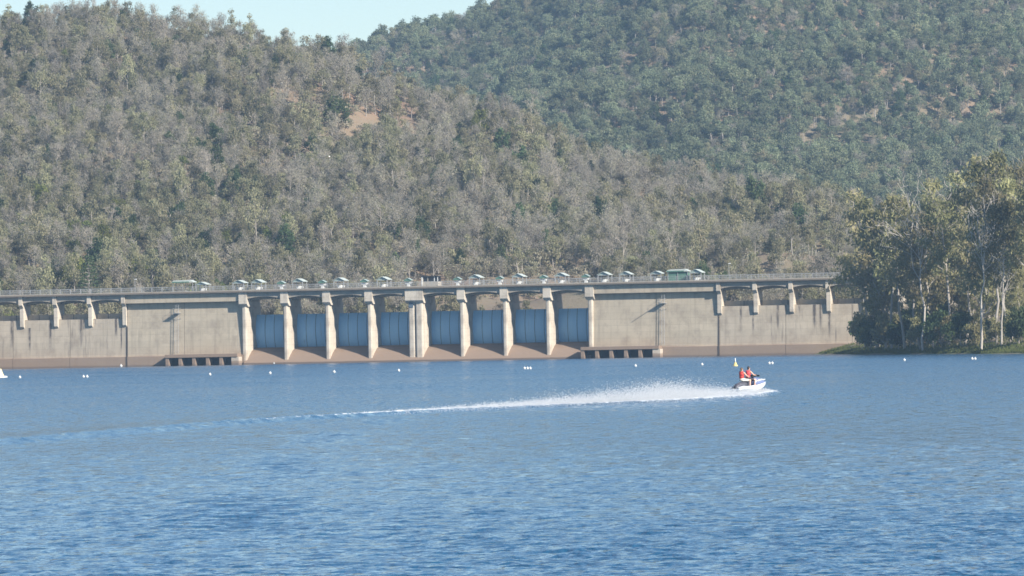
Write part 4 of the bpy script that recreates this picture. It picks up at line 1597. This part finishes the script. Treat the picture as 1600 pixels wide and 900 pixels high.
for px, v, lb in ((190, 0.6, 'small white float close under the left abutment wall'), (431.5, -0.6, 'tiny white float at the foot of the first gate sill')):
    u = {190: -74.6, 431.5: -35.2}[px]
    e = link('ball_float', ball_mesh)
    e.location = dam_world(u, v - 1.0, 0.2)
    e.scale = (1.5, 1.5, 1.7) if px == 190 else (0.9, 0.9, 0.9)
    link('band', coll_mesh, e)
    tag(e, lb, 'float', 'white floats near the dam')


def cone_marker(px, py, s, label):
    p = on_water(px, py)
    e = empty('cone_marker', (p[0], p[1], 0))
    e.scale = (s, s, s)
    tag(e, label, 'marker buoy')
    MB().lathe([(0.30, -0.2), (0.42, -0.05), (0.42, 0.12), (0.30, 0.22), (0.20, 0.5), (0.14, 0.62)], 14).build('float_body', M['yellow'], e, True)
    MB().lathe([(0.135, 0.62), (0.09, 1.0), (0.05, 1.32), (0.02, 1.36)], 12).build('topmark', M['white'], e, True)


cone_marker(1149, 572, 0.88, 'yellow cone marker buoy with white top behind the jet ski')
p = on_water(1.0, 590)
e = empty('marker_float', (p[0] - 0.25, p[1], 0))
tag(e, 'yellow pillar marker on a flat white float at the left edge', 'marker buoy')
MB().lathe([(1.15, -0.12), (1.35, 0.0), (1.35, 0.16), (1.15, 0.26)], 18).build('float_base', M['white'], e, True)
MB().lathe([(0.85, 0.262), (0.72, 0.5), (0.52, 1.0), (0.40, 1.35), (0.30, 1.42)], 16).build('pillar', M['cream'], e, True)

# ------------------------------------------------------------------ jet ski and riders
M['ski_white'] = simple('white_gelcoat', (0.66, 0.67, 0.69), 0.25, var=0.08)
M['ski_blue'] = simple('slate_blue_gelcoat', (0.16, 0.20, 0.34), 0.25, var=0.05)
M['black'] = simple('black_rubber', (0.025, 0.025, 0.028), 0.6)
M['seat'] = simple('dark_seat_vinyl', (0.07, 0.07, 0.09), 0.5)
M['skin'] = simple('skin', (0.62, 0.38, 0.28), 0.5, var=0.05)
M['vest_red'] = simple('red_vest_fabric', (0.72, 0.07, 0.06), 0.7, var=0.06)
M['vest_pink'] = simple('coral_vest_fabric', (0.75, 0.10, 0.11), 0.7, var=0.06)
M['shorts_pale'] = simple('pale_shorts', (0.66, 0.62, 0.54), 0.8)
M['shorts_dark'] = simple('dark_shorts', (0.05, 0.045, 0.06), 0.8)
M['hair_dark'] = simple('dark_hair', (0.03, 0.02, 0.015), 0.6)
M['hair_brown'] = simple('brown_hair', (0.12, 0.08, 0.05), 0.6)

ski_p = on_water(1172, 616.0)
SKI_RZ = math.radians(44)
SKI_M = Matrix.Translation((ski_p[0], ski_p[1], 0.20)) @ Matrix.Rotation(SKI_RZ, 4, 'Z') @ Matrix.Rotation(-math.radians(7), 4, 'Y')
ski = empty('jet_ski', (0, 0, 0))
ski.matrix_world = SKI_M
tag(ski, 'white and blue jet ski speeding away with spray behind it', 'jet ski')


def loft(stations, name, mat, parent, smooth=True, bevel=0):
    """stations: (x, ring of (y, z)) with equal ring lengths"""
    b = MB()
    n = len(stations[0][1])
    vs = [(x, y, z) for x, ring in stations for y, z in ring]
    fs = []
    for i in range(len(stations) - 1):
        for k in range(n):
            k2 = (k + 1) % n
            fs.append((i * n + k, i * n + k2, (i + 1) * n + k2, (i + 1) * n + k))
    fs.append(tuple(range(n - 1, -1, -1)))
    fs.append(tuple((len(stations) - 1) * n + k for k in range(n)))
    b.add(vs, fs)
    o = b.build(name, mat, parent, smooth)
    sub = o.modifiers.new('round', 'SUBSURF')
    sub.levels = sub.render_levels = 2
    return o


def hull_ring(w, zk, zc, zg):
    return [(0, zk), (w * 0.55, zk + (zc - zk) * 0.55), (w * 0.92, zc), (w, zg), (w * 0.9, zg + 0.06), (w * 0.5, zg + 0.05), (0, zg + 0.05),
            (-w * 0.5, zg + 0.05), (-w * 0.9, zg + 0.06), (-w, zg), (-w * 0.92, zc), (-w * 0.55, zk + (zc - zk) * 0.55)]


loft([(x, hull_ring(*q)) for x, q in ((-1.62, (0.50, -0.10, 0.05, 0.34)), (-1.5, (0.55, -0.16, 0.02, 0.36)), (-0.6, (0.60, -0.20, 0.0, 0.34)), (0.3, (0.60, -0.18, 0.02, 0.36)),
                                      (0.9, (0.48, -0.08, 0.12, 0.40)), (1.35, (0.28, 0.10, 0.24, 0.44)), (1.66, (0.06, 0.32, 0.37, 0.46)))], 'hull', M['ski_white'], ski)
loft([(x, [(w, z0), (w * 0.95, (z0 + z1) / 2), (w * 0.5, z1), (-w * 0.5, z1), (-w * 0.95, (z0 + z1) / 2), (-w, z0)]) for x, w, z0, z1 in
      ((-1.55, 0.20, 0.36, 0.55), (-1.40, 0.26, 0.36, 0.74), (-0.9, 0.25, 0.36, 0.82), (-0.3, 0.22, 0.36, 0.80), (0.15, 0.24, 0.36, 0.78))], 'seat', M['seat'], ski)
loft([(x, [(w, z0), (w * 0.98, (z0 + z1) / 2), (w * 0.55, z1), (-w * 0.55, z1), (-w * 0.98, (z0 + z1) / 2), (-w, z0)]) for x, w, z0, z1 in
      ((0.10, 0.30, 0.36, 0.80), (0.35, 0.42, 0.34, 0.98), (0.62, 0.46, 0.34, 1.00), (1.0, 0.42, 0.36, 0.82), (1.35, 0.28, 0.40, 0.64), (1.58, 0.10, 0.44, 0.54))], 'cowling', M['ski_blue'], ski)
for s in (-1, 1):
    loft([(x, [(s * y0, z0), (s * y1, z0), (s * y1, z1), (s * y0, z1)]) for x, y0, y1, z0, z1 in
          ((0.35, 0.40, 0.47, 0.62, 0.74), (0.75, 0.38, 0.46, 0.68, 0.82), (1.15, 0.27, 0.35, 0.64, 0.74), (1.4, 0.16, 0.22, 0.60, 0.65))], 'side_panel', M['ski_white'], ski)
    loft([(x, [(s * y0, z0), (s * y1, z0), (s * y1, z1), (s * y0, z1)]) for x, y0, y1, z0, z1 in
          ((-1.60, 0.26, 0.52, 0.36, 0.50), (-1.2, 0.30, 0.56, 0.36, 0.58), (-0.9, 0.40, 0.58, 0.36, 0.48), (0.2, 0.46, 0.59, 0.36, 0.46))], 'gunwale', M['ski_white'], ski)
    MB().box(1.28, 1.44, s * 0.20 - 0.05, s * 0.20 + 0.05, 0.655, 0.70).build('headlight', M['white'], ski, bevel=0.02)
MB().tube([(0.35, 0, 0.9), (0.50, 0, 1.06)], [0.09, 0.06], 8).build('steering_column', M['black'], ski)
hb = MB().tube([(0.38, 0.40, 1.08), (0.48, 0.22, 1.10), (0.52, 0, 1.08), (0.48, -0.22, 1.10), (0.38, -0.40, 1.08)], 0.022, 8).build('handlebar', M['black'], ski)
for s in (-1, 1):
    MB().tube([(0.375, s * 0.41, 1.08), (0.455, s * 0.265, 1.096)], 0.030, 8).build('grip', M['black'], hb)
    MB().box(0.62, 0.70, s * 0.34 - 0.10, s * 0.34 + 0.10, 0.97, 1.10).build('mirror', M['black'], ski, bevel=0.02)
MB().box(0.56, 0.72, -0.16, 0.16, 0.98, 1.14).build('dash', M['black'], ski, bevel=0.03)


def capsule(b, p, q, ra, rb, n=10):
    p, q = Vector(p), Vector(q)
    b.tube([p, q], [ra, rb], n)
    for c, r_ in ((p, ra), (q, rb)):
        ellipsoid(b, c, (r_, r_, r_), n)


def ellipsoid(b, c, rad, n=10, rot=None):
    vs, fs = [], []
    m = max(6, n // 2 + 2)
    for i in range(m + 1):
        t = math.pi * i / m
        for k in range(n):
            f = 2 * math.pi * k / n
            v = Vector((rad[0] * math.sin(t) * math.cos(f), rad[1] * math.sin(t) * math.sin(f), rad[2] * math.cos(t)))
            if rot is not None:
                v = rot @ v
            vs.append(Vector(c) + v)
    for i in range(m):
        for k in range(n):
            k2 = (k + 1) % n
            fs.append((i * n + k, (i + 1) * n + k, (i + 1) * n + k2, i * n + k2))
    b.add(vs, fs)


def fuse(b, name, mat, voxel, parent=None, smooth_it=3):
    """melt overlapping volumes into one continuous skin"""
    tmp = bpy.data.objects.new('tmp', b.mesh('tmp', None, True))
    COL.objects.link(tmp)
    rm = tmp.modifiers.new('r', 'REMESH')
    rm.mode = 'VOXEL'
    rm.voxel_size = voxel
    rm.use_smooth_shade = True
    if smooth_it:
        sm = tmp.modifiers.new('s', 'SMOOTH')
        sm.iterations = smooth_it
        sm.factor = 0.5
    dg = bpy.context.evaluated_depsgraph_get()
    me = bpy.data.meshes.new_from_object(tmp.evaluated_get(dg))
    bpy.data.objects.remove(tmp)
    me.materials.clear()
    me.materials.append(mat)
    me.name = name
    return link(name, me, parent)


def hand(b, wrist, fwd, down, side, curl_axis):
    """palm with four fingers closing round a bar and a thumb from its side"""
    w, f, d, s = Vector(wrist), Vector(fwd).normalized(), Vector(down).normalized(), Vector(side).normalized()
    ellipsoid(b, w + f * 0.045, (0.042, 0.042, 0.030), 10)
    for k, (off, ln) in enumerate(((-0.033, 0.9), (-0.011, 1.0), (0.011, 0.95), (0.033, 0.75))):
        k0 = w + f * 0.075 + s * off
        k1 = k0 + (f * 0.030 + d * 0.022) * ln
        k2 = k1 + (d * 0.030 - f * 0.006) * ln
        k3 = k2 + (d * 0.006 - f * 0.024) * ln
        capsule(b, k0, k1, 0.0105, 0.010, 7)
        capsule(b, k1, k2, 0.010, 0.009, 7)
        capsule(b, k2, k3, 0.009, 0.008, 7)
    t0 = w + f * 0.03 + s * -0.036
    t1 = t0 + s * -0.022 + d * 0.028 + f * 0.018
    t2 = t1 + d * 0.024 + f * 0.014 + s * 0.012
    capsule(b, t0, t1, 0.013, 0.011, 7)
    capsule(b, t1, t2, 0.011, 0.009, 7)


def rider(J, label, vest_mat, short_mat, hair_mat, long_hair):
    b = MB()
    hip, waist, chest, neck, head = (Vector(J[k]) for k in ('hip', 'waist', 'chest', 'neck', 'head'))
    ellipsoid(b, hip, (0.15, 0.175, 0.13), 14)
    capsule(b, hip, waist, 0.135, 0.125, 12)
    ellipsoid(b, waist, (0.115, 0.15, 0.12), 14)
    ellipsoid(b, chest, (0.125, 0.175, 0.19), 14)
    capsule(b, waist, chest, 0.125, 0.125, 12)
    capsule(b, neck - Vector((0.01, 0, 0.08)), neck + Vector((0.015, 0, 0.06)), 0.062, 0.055, 10)
    ellipsoid(b, head, (0.098, 0.078, 0.118), 16)
    ellipsoid(b, head + Vector((0.03, 0, -0.055)), (0.07, 0.058, 0.065), 12)           # jaw
    ellipsoid(b, head + Vector((0.104, 0, -0.012)), (0.020, 0.014, 0.026), 8)          # nose
    ellipsoid(b, head + Vector((0.088, 0, -0.062)), (0.016, 0.026, 0.010), 8)          # lips
    for s in (-1, 1):
        ellipsoid(b, head + Vector((0.0, s * 0.080, -0.01)), (0.022, 0.012, 0.032), 8)  # ears
        ellipsoid(b, head + Vector((0.082, s * 0.032, 0.026)), (0.016, 0.020, 0.008), 8)  # brows
        sh = Vector(J['shoulder'][0:1] + (s * J['shoulder'][1],) + J['shoulder'][2:])
        el = Vector((J['elbow'][0], s * J['elbow'][1], J['elbow'][2]))
        wr = Vector((J['wrist'][0], s * J['wrist'][1], J['wrist'][2]))
        capsule(b, chest + Vector((0, s * 0.08, 0.10)), sh, 0.075, 0.065, 10)
        capsule(b, sh, el, 0.056, 0.044, 10)
        capsule(b, el, wr, 0.043, 0.029, 10)
        fw = Vector(J['hand_fwd'])
        fw.y *= s
        hand(b, wr, fw, J['hand_down'], (0, s, 0) if J['grip'] else (0.2, 0, 1), None)
        hj = hip + Vector((0.02, s * 0.10, -0.02))
        kn = Vector((J['knee'][0], s * J['knee'][1], J['knee'][2]))
        an = Vector((J['ankle'][0], s * J['ankle'][1], J['ankle'][2]))
        capsule(b, hj, kn, 0.095, 0.060, 12)
        capsule(b, kn, (kn * 0.6 + an * 0.4) + Vector((-0.02, 0, 0)), 0.058, 0.056, 10)
        capsule(b, (kn * 0.6 + an * 0.4) + Vector((-0.02, 0, 0)), an, 0.056, 0.038, 10)
        capsule(b, an + Vector((-0.04, 0, -0.045)), an + Vector((0.15, s * 0.02, -0.06)), 0.040, 0.030, 10)
        ellipsoid(b, an + Vector((0.06, s * 0.01, -0.055)), (0.11, 0.045, 0.032), 10)
    body = fuse(b, 'person', M['skin'], 0.0085)
    body.matrix_world = SKI_M
    tag(body, label, 'person')
    v = MB()
    ellipsoid(v, chest, (0.165, 0.205, 0.205), 16)
    capsule(v, waist + Vector((0, 0, 0.0)), chest, 0.160, 0.165, 14)
    ellipsoid(v, waist, (0.150, 0.185, 0.13), 16)
    for s in (-1, 1):
        capsule(v, chest + Vector((0.0, s * 0.10, 0.10)), chest + Vector((-0.01, s * 0.135, 0.175)), 0.075, 0.062, 10)
    fuse(v, 'life_vest', vest_mat, 0.014, body)
    bb = MB()
    for dz in (-0.06, 0.06):
        c = chest * 0.5 + waist * 0.5 + Vector((0, 0, dz))
        bb.tube([c + Vector((0.172 * math.cos(t), 0.200 * math.sin(t), 0)) for t in np.linspace(0, 2 * math.pi, 17)], 0.014, 5)
    bb.build('vest_strap', M['black'], body, True)
    sh = MB()
    ellipsoid(sh, hip, (0.17, 0.195, 0.145), 14)
    for s in (-1, 1):
        hj = hip + Vector((0.02, s * 0.10, -0.02))
        kn = Vector((J['knee'][0], s * J['knee'][1], J['knee'][2]))
        capsule(sh, hj, hj * 0.35 + kn * 0.65, 0.112, 0.088, 12)
    fuse(sh, 'shorts', short_mat, 0.013, body)
    hr = MB()
    ellipsoid(hr, head + Vector((-0.018, 0, 0.028)), (0.105, 0.090, 0.112), 16)
    ellipsoid(hr, head + Vector((-0.055, 0, -0.03)), (0.062, 0.080, 0.085), 12)
    if long_hair:
        capsule(hr, head + Vector((-0.09, 0, -0.02)), head + Vector((-0.15, 0, -0.15)), 0.05, 0.028, 10)
    hm = fuse(hr, 'hair', hair_mat, 0.012, body)
    ey = MB()
    for s in (-1, 1):
        ellipsoid(ey, head + Vector((0.086, s * 0.031, 0.006)), (0.012, 0.013, 0.009), 8)
    ey.build('eyes', M['black'], body, True)
    return body


rider(dict(hip=(-0.12, 0, 0.93), waist=(-0.06, 0, 1.09), chest=(0.02, 0, 1.30), neck=(0.075, 0, 1.505), head=(0.11, 0, 1.655), shoulder=(0.05, 0.215, 1.40),
           elbow=(0.20, 0.33, 1.17), wrist=(0.345, 0.335, 1.115), hand_fwd=(1, 0, 0.0), hand_down=(0, 0, -1), grip=True, knee=(0.32, 0.36, 0.80), ankle=(0.10, 0.44, 0.47)),
      'front rider in coral red life vest and dark shorts steering the jet ski', M['vest_pink'], M['shorts_dark'], M['hair_dark'], False)
rider(dict(hip=(-0.72, 0, 0.95), waist=(-0.71, 0, 1.11), chest=(-0.66, 0, 1.32), neck=(-0.63, 0, 1.52), head=(-0.60, 0, 1.665), shoulder=(-0.64, 0.215, 1.42),
           elbow=(-0.50, 0.33, 1.20), wrist=(-0.28, 0.235, 1.10), hand_fwd=(1, -0.35, 0.0), hand_down=(0.3, 0, -1), grip=False, knee=(-0.24, 0.38, 0.84), ankle=(-0.40, 0.45, 0.47)),
      'rear rider in bright red life vest and pale shorts holding the one in front', M['vest_red'], M['shorts_pale'], M['hair_brown'], True)


# ------------------------------------------------------------------ spray
def spray():
    r = np.random.default_rng(99)
    L = len(WAKE_S)
    T = np.gradient(WAKE_S, axis=0)
    T /= np.linalg.norm(T, axis=1)[:, None]
    Nn = np.stack([T[:, 1], -T[:, 0]], 1)
    arc_len = np.arange(L) * 0.5
    back_all = arc_len[-1] - arc_len
    # height of the plume and how dense it is, by metres behind the hull
    bk = np.array([-0.3, 1.2, 4, 8, 14, 21, 30, 36, 43, 52, 65, 80])
    hh = np.array([0.08, 0.14, 0.28, 0.42, 0.58, 0.80, 1.30, 1.15, 0.85, 0.48, 0.24, 0.12])
    dn = np.array([0.2, 0.3, 0.45, 0.7, 1.0, 1.3, 1.6, 1.5, 1.3, 1.0, 0.6, 0.2])
    n = 170000
    b = r.uniform(-0.3, 80, n * 3)
    b = b[r.uniform(0, 1.6, len(b)) < np.interp(b, bk, dn)][:n]
    n = len(b)
    j = np.clip(L - 1 - (np.clip(b, 0, None) / 0.5).astype(int), 0, L - 1)
    H = np.interp(b, bk, hh)
    gust = 0.75 + 0.35 * np.sin(b * 1.7) * np.sin(b * 0.61 + 1) + 0.15 * np.sin(b * 4.3)
    z = H * gust * r.beta(0.8, 2.6, n) * 1.45
    wd = 0.5 + 0.22 * np.minimum(np.abs(b), 8) * 0.35
    lat = r.normal(0, 1, n) * wd * (0.55 + 0.45 * z / (H + 1e-3))
    fwd = np.where(b < 0, -b, 0)
    x = WAKE_S[j, 0] + Nn[j, 0] * lat + T[j, 0] * fwd
    y = WAKE_S[j, 1] + Nn[j, 1] * lat + T[j, 1] * fwd
    # skirt of mist thrown from both sides of the hull
    m = 16000
    f = Vector((math.cos(SKI_RZ), math.sin(SKI_RZ)))
    s = r.uniform(-1.6, 1.2, m)
    side = np.sign(r.normal(size=m) + 0.6) * (0.45 + np.abs(r.normal(0, 0.5, m)))
    x2 = ski_p[0] + f.x * s + f.y * side
    y2 = ski_p[1] + f.y * s - f.x * side
    z2 = np.abs(r.normal(0, 0.13, m)) * (1.2 - 0.2 * s)
    x, y, z = np.concatenate([x, x2]), np.concatenate([y, y2]), np.concatenate([z, z2])
    N = len(x)
    C = np.stack([x, y, z + 0.02], 1)
    s = np.exp(r.normal(math.log(0.0102), 0.30, N))[:, None]
    tet = np.array([(1, 1, 1), (1, -1, -1), (-1, 1, -1), (-1, -1, 1)], float)
    V = (C[:, None, :] + tet[None] * s[:, None, :] * r.choice([-1, 1], (N, 1, 3))).reshape(-1, 3)
    i = np.arange(N)[:, None] * 4
    F = np.concatenate([i + np.array([[0, 1, 2]]), i + np.array([[0, 3, 1]]), i + np.array([[0, 2, 3]]), i + np.array([[1, 3, 2]])], 1).reshape(-1, 3)
    me = bpy.data.meshes.new('spray')
    me.vertices.add(len(V))
    me.vertices.foreach_set('co', V.ravel())
    me.loops.add(F.size)
    me.loops.foreach_set('vertex_index', F.ravel().astype(np.int32))
    me.polygons.add(len(F))
    me.polygons.foreach_set('loop_start', np.arange(0, F.size, 3, dtype=np.int32))
    me.polygons.foreach_set('use_smooth', np.ones(len(F), bool))
    me.update(calc_edges=True)
    mt, nt, ns, ls, bs = mat_new('water_droplets')
    tc = ns.new('ShaderNodeTexCoord')
    df = node(ns, 'ShaderNodeBsdfDiffuse', Color=(0.9, 0.92, 0.94, 1))
    tl = node(ns, 'ShaderNodeBsdfTranslucent', Color=(0.9, 0.92, 0.94, 1))
    mx = node(ns, 'ShaderNodeMixShader', Fac=0.5)
    ls.new(df.outputs[0], mx.inputs[1])
    ls.new(tl.outputs[0], mx.inputs[2])
    ls.new(mx.outputs[0], ns['Material Output'].inputs[0])
    me.materials.append(mt)
    o = link('spray', me)
    tag(o, 'white spray plume thrown up behind the jet ski', 'spray', kind='stuff')


spray()


# ------------------------------------------------------------------ haze
def haze():
    m = bpy.data.materials.new('thin_haze')
    m.use_nodes = True
    ns, ls = m.node_tree.nodes, m.node_tree.links
    ns.remove(ns['Principled BSDF'])
    v = node(ns, 'ShaderNodeVolumePrincipled', Density=0.0001, Anisotropy=0.2)
    v.inputs['Color'].default_value = (0.49, 0.73, 1.0, 1)
    ls.new(v.outputs[0], ns['Material Output'].inputs['Volume'])
    o = MB().box(-1500, 1600, -600, 4400, -8.5, 330).build('haze', m)
    tag(o, 'thin pale blue air over lake and hills', 'haze', kind='stuff')


haze()
